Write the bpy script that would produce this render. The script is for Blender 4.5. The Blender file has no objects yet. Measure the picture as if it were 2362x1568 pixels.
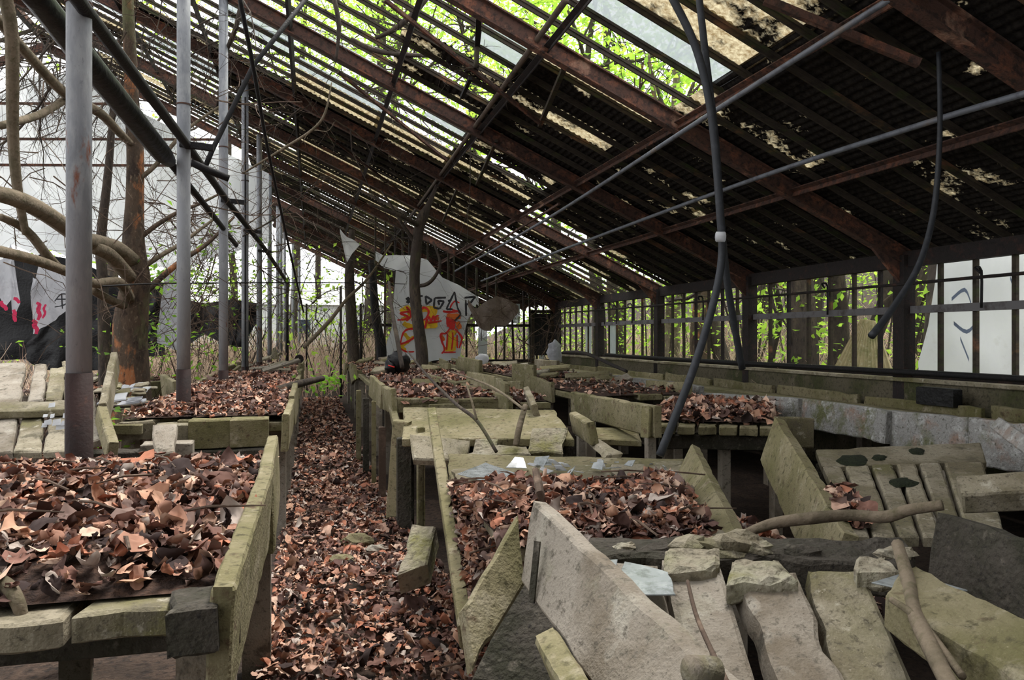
import bpy, math, random
import numpy as np
from mathutils import Vector, Matrix, noise
# ------------------------------------------------------------------ camera, sky, light, exposure
scn = bpy.context.scene
COL = scn.collection
FP, U0, V0, H = 1800.0, 1181.0, 778.0, 1.45
YAW = math.atan(461 / 1800)
cam_d = bpy.data.cameras.new('camera'); cam = bpy.data.objects.new('camera', cam_d); COL.objects.link(cam)
cam_d.sensor_width = 36; cam_d.lens = FP / 2362 * 36; cam_d.shift_y = -6 / 2362
cam_d.clip_start = .02; cam_d.clip_end = 300
cam.location = (0, 0, H); cam.rotation_euler = (math.pi / 2, 0, -YAW)
scn.camera = cam
world = bpy.data.worlds.new('overcast_sky'); scn.world = world; world.use_nodes = True
bg = world.node_tree.nodes['Background']; bg.inputs[0].default_value = (.98, .99, 1, 1); bg.inputs[1].default_value = 2.6
sun_d = bpy.data.lights.new('hazy_sun', 'SUN'); sun_d.energy = 6.5; sun_d.angle = math.radians(22); sun_d.color = (1, .96, .9)
sun = bpy.data.objects.new('hazy_sun', sun_d); COL.objects.link(sun); sun.rotation_euler = Vector((-.36, -.3, -1)).to_track_quat('-Z', 'Y').to_euler()
sun.location = (6, 8, 16)
vs = scn.view_settings; vs.view_transform = 'Standard'; vs.look = 'None'; vs.gamma = 1; vs.use_curve_mapping = False; vs.exposure = -.1
# ------------------------------------------------------------------ geometry helpers
rng = random.Random(7); nr = np.random.default_rng(7)
ZUP = Vector((0, 0, 1))
FW = Vector((math.sin(YAW), math.cos(YAW), 0)); RT = Vector((math.cos(YAW), -math.sin(YAW), 0))
def ray(u, v): return FW + RT * ((u - U0) / FP) + ZUP * ((V0 - v) / FP)
def P(u, v, d=None, z=None, Y=None, X=None):
    r = ray(u, v)
    if z is not None: d = (z - H) / r.z
    if Y is not None: d = Y / r.y
    if X is not None: d = X / r.x
    return r * d + Vector((0, 0, H))
def proj(p):
    q = Vector(p) - Vector((0, 0, H)); d = q.dot(FW)
    return U0 + FP * q.dot(RT) / d, V0 - FP * q.z / d
EAVE, SL, XW = 2.30, .47, 6.0
def roofz(x): return EAVE + SL * (XW - x)
def PR(u, v, off=0):
    r = ray(u, v); t = (EAVE + SL * XW - H + off) / (r.z + SL * r.x)
    return r * t + Vector((0, 0, H))
class G:
    def __init__(s): s.v = []; s.f = []
    def add(s, v, f):
        n = len(s.v); s.v += [tuple(p) for p in v]; s.f += [tuple(i + n for i in q) for q in f]; return s
    def beam(s, a, b, w, h, up=ZUP):
        a, b = Vector(a), Vector(b); d = (b - a).normalized(); x = d.cross(up)
        if x.length < 1e-4: x = d.cross(Vector((0, 1, 0)))
        x.normalize(); y = x.cross(d); x *= w / 2; y *= h / 2
        v = [p + i * x + j * y for p in (a, b) for i, j in ((-1, -1), (1, -1), (1, 1), (-1, 1))]
        return s.add(v, [(0, 3, 2, 1), (4, 5, 6, 7), (0, 1, 5, 4), (1, 2, 6, 5), (2, 3, 7, 6), (3, 0, 4, 7)])
    def tube(s, pts, r, n=8):
        pts = [Vector(p) for p in pts]; m = len(pts)
        if not hasattr(r, '__len__'): r = [r] * m
        v = []; f = []
        px = None
        for i, p in enumerate(pts):
            d = (pts[min(i + 1, m - 1)] - pts[max(i - 1, 0)]).normalized()
            if px is None:
                px = d.orthogonal().normalized()
            px = (px - d * px.dot(d)).normalized(); py = d.cross(px)
            for k in range(n):
                a = 2 * math.pi * k / n
                v.append(p + (px * math.cos(a) + py * math.sin(a)) * r[i])
        for i in range(m - 1):
            for k in range(n):
                f.append((i * n + k, i * n + (k + 1) % n, (i + 1) * n + (k + 1) % n, (i + 1) * n + k))
        f.append(tuple(range(n - 1, -1, -1))); f.append(tuple((m - 1) * n + k for k in range(n)))
        return s.add(v, f)
    def slab(s, q, t, nx=5, ny=5, amp=.003, chip=.012, seed=0, bev=.006, holes=()):
        """rough concrete slab: top quad q (a,b,c,d), thickness t against its normal"""
        a, b, c, d = [Vector(p) for p in q]; r = random.Random(seed * 7919 + 13)
        nrm = ((b - a).cross(d - a)).normalized()
        L1 = max((b - a).length, .01); L2 = max((d - a).length, .01)
        dist = max(1.2, ((a + c) / 2 - Vector((0, 0, H))).length); cell = max(.03, .016 * dist)
        if chip > .004:
            nx, ny = max(2, min(22, int(L1 / cell))), max(2, min(22, int(L2 / cell)))
        ph = r.random() * 99; chip = min(chip, .045); bev = min(bev, t * .3)
        def cp(t, L, k): return max(0, noise.noise(Vector((t * L * 9, ph, k))) * 1.6 - .12) + max(0, noise.noise(Vector((t * L * 3, ph, k + 5.5))) - .2) * .6
        amp = amp * .45 if dist < 6 else amp
        def ts(n, L):
            e = min(.2, bev / L * 1.5); return [0, e] + [e + (1 - 2 * e) * i / n for i in range(1, n)] + [1 - e, 1]
        tx, ty = ts(nx, L1), ts(ny, L2); NX, NY = len(tx), len(ty)
        cx = [[cp(t, L1, k) for t in tx] for k in (0, 1)]; cy = [[cp(t, L2, k) for t in ty] for k in (2, 3)]
        top = []; bot = []
        for j, y in enumerate(ty):
            for i, x in enumerate(tx):
                xx, yy = x, y
                ex, ey = i in (0, NX - 1), j in (0, NY - 1)
                if j <= 1: yy += chip / L2 * cx[0][i]
                if j >= NY - 2: yy -= chip / L2 * cx[1][i]
                if i <= 1: xx += chip / L1 * cy[0][j]
                if i >= NX - 2: xx -= chip / L1 * cy[1][j]
                p = a * (1 - xx) * (1 - yy) + b * xx * (1 - yy) + c * xx * yy + d * (1 - xx) * yy
                k = amp * (r.random() - .5) * 2
                top.append(p + nrm * (k - (bev if ex or ey else 0)))
                bot.append(p - nrm * (t - k - (bev if ex or ey else 0)))
        n = NX * NY; f = []
        for j in range(NY - 1):
            for i in range(NX - 1):
                k = j * NX + i
                hid = False
                for (x0, x1, y0, y1) in holes:
                    xm, ym = (tx[i] + tx[i + 1]) / 2, (ty[j] + ty[j + 1]) / 2
                    if x0 < xm < x1 and y0 < ym < y1: hid = True
                if hid: continue
                f.append((k, k + 1, k + 1 + NX, k + NX)); f.append((n + k, n + k + NX, n + k + 1 + NX, n + k + 1))
        for i in range(NX - 1):
            k = i; f.append((k, n + k, n + k + 1, k + 1)); k = (NY - 1) * NX + i; f.append((k, k + 1, n + k + 1, n + k))
        for j in range(NY - 1):
            k = j * NX; f.append((k, k + NX, n + k + NX, n + k)); k = j * NX + NX - 1; f.append((k, n + k, n + k + NX, k + NX))
        return s.add(top + bot, f)
    def board(s, a, b, h, t, lean=0, seed=0, nx=6, ny=2, chip=.01, amp=.003):
        """plank on edge: a-b is its upper edge, h its height, t its thickness"""
        a, b = Vector(a), Vector(b); d = (b - a).normalized()
        dn = Matrix.Rotation(lean, 3, d) @ (-(ZUP - d * d.z).normalized()) * h
        return s.slab((a + dn, b + dn, b, a), t, nx, ny, amp, chip, seed)
    def grid(s, fn, nx, ny):
        v = [fn(i / nx, j / ny) for j in range(ny + 1) for i in range(nx + 1)]
        f = [(j * (nx + 1) + i, j * (nx + 1) + i + 1, (j + 1) * (nx + 1) + i + 1, (j + 1) * (nx + 1) + i) for j in range(ny) for i in range(nx)]
        return s.add(v, f)
    def blob(s, c, rad, n=10, m=7, amp=.15, seed=0, scale=3.0):
        c = Vector(c); v = []; f = []
        for j in range(m + 1):
            th = math.pi * j / m
            for i in range(n):
                ph = 2 * math.pi * i / n
                q = Vector((math.sin(th) * math.cos(ph), math.sin(th) * math.sin(ph), math.cos(th)))
                k = 1 + amp * 2 * noise.noise(q * scale + Vector((seed * 3.1, seed * 1.7, 0)))
                v.append(c + Vector((q.x * rad[0], q.y * rad[1], q.z * rad[2])) * k)
        for j in range(m):
            for i in range(n):
                f.append((j * n + i, (j + 1) * n + i, (j + 1) * n + (i + 1) % n, j * n + (i + 1) % n))
        return s.add(v, f)
def tag(o, label=None, cat=None, group=None, kind=None):
    if label: o['label'] = label
    if cat: o['category'] = cat
    if group: o['group'] = group
    if kind: o['kind'] = kind
    return o
def empty(name, loc, label=None, cat=None, group=None, kind=None):
    o = bpy.data.objects.new(name, None); o.empty_display_size = .1; COL.objects.link(o); o.location = loc
    return tag(o, label, cat, group, kind)
def wloc(o):
    p = Vector(o.location)
    while o.parent: o = o.parent; p += Vector(o.location)
    return p
def mk(name, g, mat, parent=None, label=None, cat=None, group=None, kind=None, smooth=False):
    """one mesh object whose origin sits at the base of its own box"""
    V = np.array(g.v, dtype=np.float64); lo, hi = V.min(0), V.max(0)
    org = Vector(((lo[0] + hi[0]) / 2, (lo[1] + hi[1]) / 2, lo[2]))
    me = bpy.data.meshes.new(name); me.from_pydata([tuple(p) for p in (V - np.array(org))], [], g.f); me.update()
    if smooth: me.polygons.foreach_set('use_smooth', [True] * len(me.polygons))
    me.materials.append(mat)
    o = bpy.data.objects.new(name, me); COL.objects.link(o)
    if parent:
        o.parent = parent; o.location = org - wloc(parent)
    else: o.location = org
    return tag(o, label, cat, group, kind)
def spline(pts, n=4):
    pts = [Vector(p) for p in pts]; out = []
    for i in range(len(pts) - 1):
        p0, p1, p2, p3 = pts[max(i - 1, 0)], pts[i], pts[i + 1], pts[min(i + 2, len(pts) - 1)]
        for k in range(n):
            t = k / n
            out.append(.5 * ((2 * p1) + (p2 - p0) * t + (2 * p0 - 5 * p1 + 4 * p2 - p3) * t * t + (3 * p1 - p0 - 3 * p2 + p3) * t ** 3))
    return out + [pts[-1]]
def lerpn(vals, n): return list(np.interp(np.linspace(0, len(vals) - 1, n), range(len(vals)), vals))
# ------------------------------------------------------------------ materials
def lin(c): return tuple(((x / 255) / 12.92 if x / 255 <= .04045 else (((x / 255) + .055) / 1.055) ** 2.4) for x in c) + (1,)
def mat(name, base, rough=.9, layers=(), bump=0, bscale=30, metal=0, trans=None, alpha=None, spec=.3, stretch=(1, 1, 1), rnd=0):
    """layers: (noise scale, colour, low, high, detail) painted one over another; trans: share and colour of light let through"""
    m = bpy.data.materials.new(name); m.use_nodes = True; nt = m.node_tree; N = nt.nodes; L = nt.links
    pb = N['Principled BSDF']; pb.inputs['Roughness'].default_value = rough; pb.inputs['Metallic'].default_value = metal
    pb.inputs['Specular IOR Level'].default_value = spec
    tc = N.new('ShaderNodeTexCoord'); oi = N.new('ShaderNodeObjectInfo'); mp = N.new('ShaderNodeMapping')
    mul = N.new('ShaderNodeVectorMath'); mul.operation = 'SCALE'; mul.inputs[0].default_value = (37, 53, 71)
    L.new(oi.outputs['Random'], mul.inputs['Scale']); L.new(mul.outputs[0], mp.inputs['Location'])
    mp.inputs['Scale'].default_value = stretch; L.new(tc.outputs['Object'], mp.inputs['Vector'])
    cur = None
    for (sc, colr, lo, hi, *dt) in layers:
        nz = N.new('ShaderNodeTexNoise'); nz.inputs['Scale'].default_value = sc; nz.inputs['Detail'].default_value = dt[0] if dt else 6
        nz.inputs['Roughness'].default_value = .65
        L.new(mp.outputs[0], nz.inputs['Vector'])
        mr = N.new('ShaderNodeMapRange'); mr.inputs[1].default_value = lo; mr.inputs[2].default_value = hi; L.new(nz.outputs[0], mr.inputs[0])
        mx = N.new('ShaderNodeMix'); mx.data_type = 'RGBA'; L.new(mr.outputs[0], mx.inputs[0])
        if cur is None: mx.inputs[6].default_value = lin(base)
        else: L.new(cur, mx.inputs[6])
        mx.inputs[7].default_value = lin(colr); cur = mx.outputs[2]
    if rnd:
        hs = N.new('ShaderNodeHueSaturation'); mr = N.new('ShaderNodeMapRange'); L.new(oi.outputs['Random'], mr.inputs[0])
        mr.inputs[3].default_value = 1 - rnd; mr.inputs[4].default_value = 1 + rnd; L.new(mr.outputs[0], hs.inputs['Value'])
        if cur is None: hs.inputs['Color'].default_value = lin(base)
        else: L.new(cur, hs.inputs['Color'])
        cur = hs.outputs[0]
    if cur is None: pb.inputs['Base Color'].default_value = lin(base)
    else: L.new(cur, pb.inputs['Base Color'])
    if bump:
        nz = N.new('ShaderNodeTexNoise'); nz.inputs['Scale'].default_value = bscale; nz.inputs['Detail'].default_value = 8; L.new(mp.outputs[0], nz.inputs['Vector'])
        bp = N.new('ShaderNodeBump'); bp.inputs['Strength'].default_value = bump; bp.inputs['Distance'].default_value = .02
        L.new(nz.outputs[0], bp.inputs['Height']); L.new(bp.outputs[0], pb.inputs['Normal'])
    out = N['Material Output']; sh = pb.outputs[0]
    if trans:
        tr = N.new('ShaderNodeBsdfTranslucent'); ms = N.new('ShaderNodeMixShader'); ms.inputs[0].default_value = trans[0]
        if len(trans) > 1: tr.inputs[0].default_value = lin(trans[1])
        elif cur is not None: L.new(cur, tr.inputs[0])
        else: tr.inputs[0].default_value = lin(base)
        L.new(sh, ms.inputs[1]); L.new(tr.outputs[0], ms.inputs[2]); sh = ms.outputs[0]
    if alpha is not None:
        tp = N.new('ShaderNodeBsdfTransparent'); ms = N.new('ShaderNodeMixShader'); ms.inputs[0].default_value = alpha
        L.new(tp.outputs[0], ms.inputs[1]); L.new(sh, ms.inputs[2]); sh = ms.outputs[0]
    L.new(sh, out.inputs[0])
    return m
CONC = mat('weathered_concrete', (148, 140, 122), .95, [(2.5, (114, 106, 86), .44, .58), (1.3, (106, 102, 70), .52, .68), (8, (98, 92, 76), .55, .66), (14, (172, 166, 150), .6, .7), (60, (84, 78, 66), .54, .68), (160, (186, 178, 160), .62, .76)], .35, 130, rnd=.14)
CONCG = mat('grey_concrete', (150, 142, 130), .95, [(1.8, (118, 108, 94), .46, .58), (6, (88, 82, 72), .6, .66), (5, (112, 108, 82), .58, .7), (10, (174, 168, 156), .56, .7), (40, (96, 90, 80), .55, .68), (130, (78, 72, 64), .6, .72)], .35, 130, rnd=.1)
CONCM = mat('mossy_concrete', (132, 124, 98), .95, [(2.5, (114, 108, 78), .42, .6), (1.2, (97, 94, 60), .52, .66), (7, (152, 144, 122), .56, .68), (16, (92, 76, 60), .58, .7), (30, (72, 68, 48), .54, .68), (120, (168, 160, 128), .62, .76)], .4, 110, rnd=.14)
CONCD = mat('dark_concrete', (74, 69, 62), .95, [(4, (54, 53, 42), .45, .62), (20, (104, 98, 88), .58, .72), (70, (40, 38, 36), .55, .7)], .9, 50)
WALLC = mat('shade_toned_mossy_concrete', (96, 90, 74), .95, [(1.5, (66, 68, 42), .45, .62), (5, (112, 104, 88), .55, .7), (30, (54, 50, 42), .52, .68)], .7, 50)  # mossy concrete with the shade under the roof put into its colour
CURB = mat('whitewashed_concrete', (142, 141, 138), .95, [(2.2, (98, 100, 70), .5, .6), (4, (140, 120, 108), .52, .64), (12, (178, 178, 176), .52, .68), (40, (78, 76, 68), .56, .7)], .7, 60)
LICH = mat('crumbled_mortar', (148, 140, 122), .95, [(6, (176, 172, 156), .5, .64), (3, (120, 116, 76), .5, .65), (30, (92, 86, 74), .52, .7)], 1, 40)
SOIL = mat('leaf_mould', (62, 48, 42), 1, [(20, (92, 70, 58), .45, .65), (60, (38, 30, 28), .5, .7)], 1, 60)
GROUND = mat('forest_ground', (54, 44, 37), 1, [(3, (72, 58, 49), .45, .6), (25, (38, 31, 27), .48, .63), (60, (104, 86, 72), .6, .75)], 1, 40)
RUST = mat('rusted_steel', (80, 58, 50), .85, [(6, (118, 76, 58), .5, .64), (20, (52, 42, 38), .48, .62), (3, (156, 126, 108), .6, .74)], .4, 60, rnd=.12)
DRUST = mat('dark_rusted_steel', (40, 35, 34), .85, [(8, (66, 46, 40), .54, .68), (25, (28, 26, 27), .5, .7)], .4, 60)
BARW = mat('rotten_glazing_bar', (62, 55, 47), .95, [(8, (58, 66, 38), .5, .65), (20, (46, 40, 36), .48, .66), (4, (110, 78, 60), .58, .7)], .4, 40, stretch=(.4, 1, 1))
DARKM = mat('blackened_iron', (22, 21, 23), .7, [(10, (38, 33, 32), .55, .7)], .3, 60)
GALV = mat('galvanised_pipe', (112, 116, 124), .55, [(12, (88, 90, 98), .5, .68), (3, (132, 120, 108), .6, .72)], .1, 60, metal=.25)
POSTG = mat('grey_painted_pipe', (138, 140, 145), .6, [(2.2, (106, 110, 117), .45, .62), (9, (156, 158, 160), .5, .7), (5, (120, 74, 54), .63, .68), (60, (106, 108, 114), .6, .75)], .15, 80, stretch=(1, 1, .35))
MAROON = mat('maroon_painted_base', (46, 29, 27), .8, [(4, (36, 26, 25), .45, .65), (16, (68, 42, 35), .6, .72)], .2, 60)
HOSE = mat('black_hose', (42, 45, 50), .55, [(20, (58, 60, 66), .5, .7)])
BARK = mat('flaking_orange_bark', (80, 66, 54), .95, [(3.2, (150, 98, 64), .54, .6), (6, (52, 42, 36), .5, .6), (8, (70, 60, 50), .52, .62), (2, (92, 92, 64), .56, .68), (30, (128, 112, 94), .58, .72)], .9, 22, stretch=(1, 1, .5))
BARKP = mat('pale_branch_bark', (118, 106, 90), .95, [(6, (92, 84, 68), .48, .62), (20, (90, 84, 64), .52, .68)], .5, 40)
BARKD = mat('dark_bark', (66, 58, 52), .95, [(5, (88, 78, 66), .5, .64), (24, (44, 40, 38), .5, .68), (3, (78, 80, 54), .6, .72)], .8, 26, stretch=(1, 1, .4))
TWIG = mat('dead_twig', (84, 70, 60), .95, [(8, (118, 100, 86), .5, .66)], .3, 60)
STRAW = mat('dry_stems', (214, 192, 172), .95, [(1.2, (190, 156, 140), .45, .6), (3, (150, 152, 84), .55, .66)], trans=(.25,))
GREEN = mat('spring_foliage', (128, 176, 58), .7, [(.7, (166, 206, 80), .42, .6), (2.5, (100, 146, 44), .5, .66)], trans=(.6, (198, 236, 92)))
GREEN2 = mat('understorey_foliage', (92, 138, 48), .7, [(1, (122, 168, 62), .45, .6), (4, (66, 104, 38), .5, .66)], trans=(.5, (160, 210, 70)))
WHITEP = mat('white_polythene', (206, 208, 212), .45, [(1.2, (186, 188, 196), .45, .65), (4, (170, 166, 160), .6, .75), (.5, (222, 224, 226), .5, .6)], .25, 6, trans=(.5, (224, 226, 230)))
RAGP = mat('torn_grey_polythene', (192, 194, 200), .5, [(4, (150, 150, 156), .5, .66), (14, (210, 212, 216), .55, .7)], .5, 18, trans=(.35, (200, 202, 210)))
TARPB = mat('brown_stained_plastic', (128, 116, 108), .6, [(5, (96, 84, 76), .45, .62), (18, (168, 154, 142), .58, .7)], .5, 24, trans=(.25, (150, 132, 118)))
GLASS = mat('dirty_glass', (176, 186, 190), .15, [(5, (206, 212, 214), .45, .65), (20, (130, 138, 138), .55, .72)], .05, 20, trans=(.35, (210, 218, 222)), alpha=.72, spec=.5)
SHARD = mat('glass_shard', (146, 152, 154), .15, [(9, (180, 186, 188), .48, .66), (30, (112, 118, 118), .5, .66)], alpha=.8, spec=.6, rnd=.2)
BLACKP = mat('black_plastic', (16, 16, 19), .45, bump=.5, bscale=20)
RED = mat('red_spray_paint', (206, 52, 48), .8); YEL = mat('yellow_spray_paint', (228, 186, 48), .8, [(14, (206, 158, 60), .5, .7)])
ORA = mat('orange_spray_paint', (216, 112, 48), .8); BLK = mat('black_spray_paint', (54, 54, 58), .8); PINK = mat('pink_spray_paint', (204, 56, 92), .8, trans=(.3, (214, 60, 100)))
BLUEP = mat('faint_blue_spray_paint', (132, 146, 168), .8)
WHITEB = mat('white_siding', (222, 222, 222), .8); BLUEB = mat('window_dark', (70, 78, 90), .3)
def panel_mat():
    m = bpy.data.materials.new('weathered_fibreglass'); m.use_nodes = True; nt = m.node_tree; N = nt.nodes; L = nt.links
    N.remove(N['Principled BSDF']); out = N['Material Output']
    tc = N.new('ShaderNodeTexCoord'); oi = N.new('ShaderNodeObjectInfo'); geo = N.new('ShaderNodeNewGeometry')
    def nz(sc, det=6):
        n = N.new('ShaderNodeTexNoise'); n.inputs['Scale'].default_value = sc; n.inputs['Detail'].default_value = det; n.inputs['Roughness'].default_value = .7
        L.new(geo.outputs['Position'], n.inputs['Vector']); return n.outputs[0]
    # clear = how much of the sheet is free of the dirt crust, from the object's own wear value
    sep = N.new('ShaderNodeSeparateColor'); L.new(oi.outputs['Color'], sep.inputs[0])
    ad = N.new('ShaderNodeMath'); ad.operation = 'ADD'; L.new(nz(1.8), ad.inputs[0]); L.new(sep.outputs[0], ad.inputs[1])
    mr = N.new('ShaderNodeMapRange'); mr.inputs[1].default_value = .96; mr.inputs[2].default_value = 1.06; L.new(ad.outputs[0], mr.inputs[0])
    fine = N.new('ShaderNodeMapRange'); fine.inputs[1].default_value = .35; fine.inputs[2].default_value = .65; L.new(nz(22, 3), fine.inputs[0])
    mc = N.new('ShaderNodeMix'); mc.data_type = 'RGBA'; L.new(fine.outputs[0], mc.inputs[0]); mc.inputs[6].default_value = lin((128, 110, 80)); mc.inputs[7].default_value = lin((190, 180, 152))
    dirt = N.new('ShaderNodeMix'); dirt.data_type = 'RGBA'; L.new(fine.outputs[0], dirt.inputs[0]); dirt.inputs[6].default_value = lin((30, 28, 28)); dirt.inputs[7].default_value = lin((52, 49, 46))
    d1 = N.new('ShaderNodeBsdfDiffuse'); L.new(dirt.outputs[2], d1.inputs[0])
    d2 = N.new('ShaderNodeBsdfDiffuse'); L.new(mc.outputs[2], d2.inputs[0]); t2 = N.new('ShaderNodeBsdfTranslucent'); L.new(mc.outputs[2], t2.inputs[0])
    m2 = N.new('ShaderNodeMixShader'); m2.inputs[0].default_value = .48; L.new(d2.outputs[0], m2.inputs[1]); L.new(t2.outputs[0], m2.inputs[2])
    m3 = N.new('ShaderNodeMixShader'); L.new(mr.outputs[0], m3.inputs[0]); L.new(d1.outputs[0], m3.inputs[1]); L.new(m2.outputs[0], m3.inputs[2])
    L.new(m3.outputs[0], out.inputs[0]); return m
PANEL = panel_mat()
def leaf_mat():
    m = bpy.data.materials.new('fallen_leaf'); m.use_nodes = True; nt = m.node_tree; N = nt.nodes; L = nt.links
    pb = N['Principled BSDF']; pb.inputs['Roughness'].default_value = .85; pb.inputs['Specular IOR Level'].default_value = .2
    at = N.new('ShaderNodeAttribute'); at.attribute_name = 'shade'; oi = N.new('ShaderNodeObjectInfo')
    ad = N.new('ShaderNodeMath'); ad.operation = 'ADD'; L.new(at.outputs['Fac'], ad.inputs[0]); L.new(oi.outputs['Random'], ad.inputs[1])
    fr = N.new('ShaderNodeMath'); fr.operation = 'FRACT'; L.new(ad.outputs[0], fr.inputs[0])
    cr = N.new('ShaderNodeValToRGB'); cr.color_ramp.interpolation = 'CONSTANT'; e = cr.color_ramp.elements
    cols = [(84, 62, 56), (160, 118, 98), (112, 82, 72), (192, 148, 122), (128, 92, 80), (58, 46, 44), (206, 174, 152), (124, 102, 94), (170, 110, 84), (176, 162, 152), (92, 68, 62), (186, 150, 130)]
    while len(e) < len(cols): e.new(.5)
    for i, c in enumerate(cols): e[i].position = i / len(cols); e[i].color = lin(c)
    L.new(fr.outputs[0], cr.inputs[0])
    nz = N.new('ShaderNodeTexNoise'); nz.inputs['Scale'].default_value = 40; g = N.new('ShaderNodeNewGeometry'); L.new(g.outputs['Position'], nz.inputs['Vector'])
    mr = N.new('ShaderNodeMapRange'); mr.inputs[3].default_value = .7; mr.inputs[4].default_value = 1.3; L.new(nz.outputs[0], mr.inputs[0])
    hs = N.new('ShaderNodeHueSaturation'); hs.inputs['Saturation'].default_value = .96; L.new(cr.outputs[0], hs.inputs['Color']); L.new(mr.outputs[0], hs.inputs['Value'])
    L.new(hs.outputs[0], pb.inputs['Base Color']); return m
LEAF = leaf_mat()
# ------------------------------------------------------------------ floor and outside ground
def groundz(x, y):
    z = .05 * noise.noise(Vector((x * .7, y * .7, 0))) + .02 * noise.noise(Vector((x * 3, y * 3, 2)))
    if x > 6.6: z += min(5, (x - 6.6) * .05 + max(0, x - 8.5) ** 1.3 * .16)
    if y > 21 and x < 8.5: z += min(1.2, (y - 21) * .035)
    return z - .03
g = G().grid(lambda s, t: (-26 + 56 * s, -4 + 64 * t, groundz(-26 + 56 * s, -4 + 64 * t)), 150, 170)
floor = mk('floor', g, GROUND, kind='structure', label='bare earth floor of the ruined greenhouse strewn with litter', smooth=True)
# ------------------------------------------------------------------ right wall
YS = [-7.9, -4.95, -2.0, .95, 3.9, 6.86, 9.82, 12.78, 15.74, 18.7]
YE = 19.1
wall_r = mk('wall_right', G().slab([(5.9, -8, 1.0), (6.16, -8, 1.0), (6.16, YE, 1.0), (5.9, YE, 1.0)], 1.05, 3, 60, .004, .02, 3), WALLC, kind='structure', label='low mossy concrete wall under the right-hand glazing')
mk('sill', G().slab([(5.86, -8, 1.035), (6.2, -8, 1.035), (6.2, YE, 1.035), (5.86, YE, 1.035)], .04, 3, 60, .003, .015, 5), CONC, wall_r)
mk('rail', G().beam((6, -8, 1.735), (6, YE, 1.735), .05, .075), mat('grey_rail', (104, 102, 104), .8, [(6, (74, 68, 66), .5, .66)]), wall_r)
mk('eave_beam', G().beam((6, -8, 2.26), (6, YE, 2.26), .1, .16), DRUST, wall_r)
mk('sill_rail', G().beam((6.03, -8, 1.06), (6.03, YE, 1.06), .06, .05), DRUST, wall_r)
for y in YS:
    mk('wall_post', G().beam((5.97, y, .75), (5.97, y, 2.3), .14, .16, Vector((0, 1, 0))), DRUST, wall_r)
    mk('knee_plate', G().add([(5.93, y - .02, 2.28), (5.93, y - .02, 2.0), (5.5, y - .02, 2.45), (5.5, y - .02, 2.55), (5.93, y + .02, 2.28), (5.93, y + .02, 2.0), (5.5, y + .02, 2.45), (5.5, y + .02, 2.55)],
       [(0, 1, 2, 3), (7, 6, 5, 4), (0, 4, 5, 1), (1, 5, 6, 2), (2, 6, 7, 3), (3, 7, 4, 0)]), RUST, wall_r)
y = .5
mulls = []
while y < YE:
    if min(abs(y - q) for q in YS) > .14:
        mk('mullion', G().beam((6.02, y, 1.03), (6.02, y, 2.26), .035, .045, Vector((0, 1, 0))), BARW if rng.random() < .7 else DRUST, wall_r)
    mulls.append(y); y += .423
# surviving panes of the right wall
for i, (y0, hi) in enumerate([(4.35, 0), (4.35, 1), (4.8, 1), (14.9, 0), (16.4, 0)]):
    z0, z1 = ((1.07, 1.7), (1.78, 2.2))[hi]
    mk('glass_pane', G().slab([(6.03, y0, z0), (6.03, y0 + .39, z0), (6.03, y0 + .39, z1), (6.03, y0, z1)], .004, 1, 1, 0, 0, i, .0005), GLASS, wall_r)
# ------------------------------------------------------------------ end wall, only its right part stands
XE0 = 1.35; XR_ = -5.5
wall_e = mk('wall_back', G().slab([(XE0, YE - .1, .82), (6.1, YE - .1, .82), (6.1, YE + .1, .82), (XE0, YE + .1, .82)], .9, 20, 2, .004, .02, 9), CONCM, kind='structure', label='low concrete end wall with rotten glazing bars above it')
mk('rail', G().beam((XE0, YE, .86), (6, YE, .86), .08, .07), DRUST, wall_e)
mk('rail', G().beam((XE0, YE, 1.75), (6, YE, 1.75), .05, .07), DRUST, wall_e)
x = 1.5
while x < 5.95:
    top = roofz(x) - .05; bot = .85 if rng.random() < .85 else 1.75
    mk('mullion', G().beam((x, YE, bot), (x + rng.uniform(-.05, .05), YE, top - (0 if rng.random() < .7 else rng.random())), .045, .06, Vector((0, 1, 0))), BARW if rng.random() < .6 else DRUST, wall_e)
    x += rng.uniform(.16, .3)
for x0, x1, z0, z1 in [(3.3, 3.5, .9, 1.6), (4.02, 4.25, .9, 1.7), (5.3, 5.5, .9, 1.7), (4.9, 5.1, 1.8, 2.3), (5.6, 5.75, .9, 1.7)]:
    mk('glass_pane', G().slab([(x0, YE, z0), (x1, YE, z0), (x1, YE, z1), (x0, YE, z1)], .004, 1, 1, 0, 0, 1, .0005), GLASS, wall_e)
wall_f = mk('added_wall_front', G().add([(-11.5, -8.2, 0), (6.1, -8.2, 0), (6.1, -8.2, 2.3), (XR_, -8.2, 7.6), (-11.5, -8.2, 4.9), (-11.5, -8.3, 0), (6.1, -8.3, 0), (6.1, -8.3, 2.3), (XR_, -8.3, 7.6), (-11.5, -8.3, 4.9)], [(4, 3, 2, 1, 0), (5, 6, 7, 8, 9), (0, 1, 6, 5), (1, 2, 7, 6), (2, 3, 8, 7), (3, 4, 9, 8), (4, 0, 5, 9)]), WALLC, kind='structure', label='unseen near gable wall added behind the viewpoint to block light')  # unseen wall added to cut light from behind the viewpoint
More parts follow.
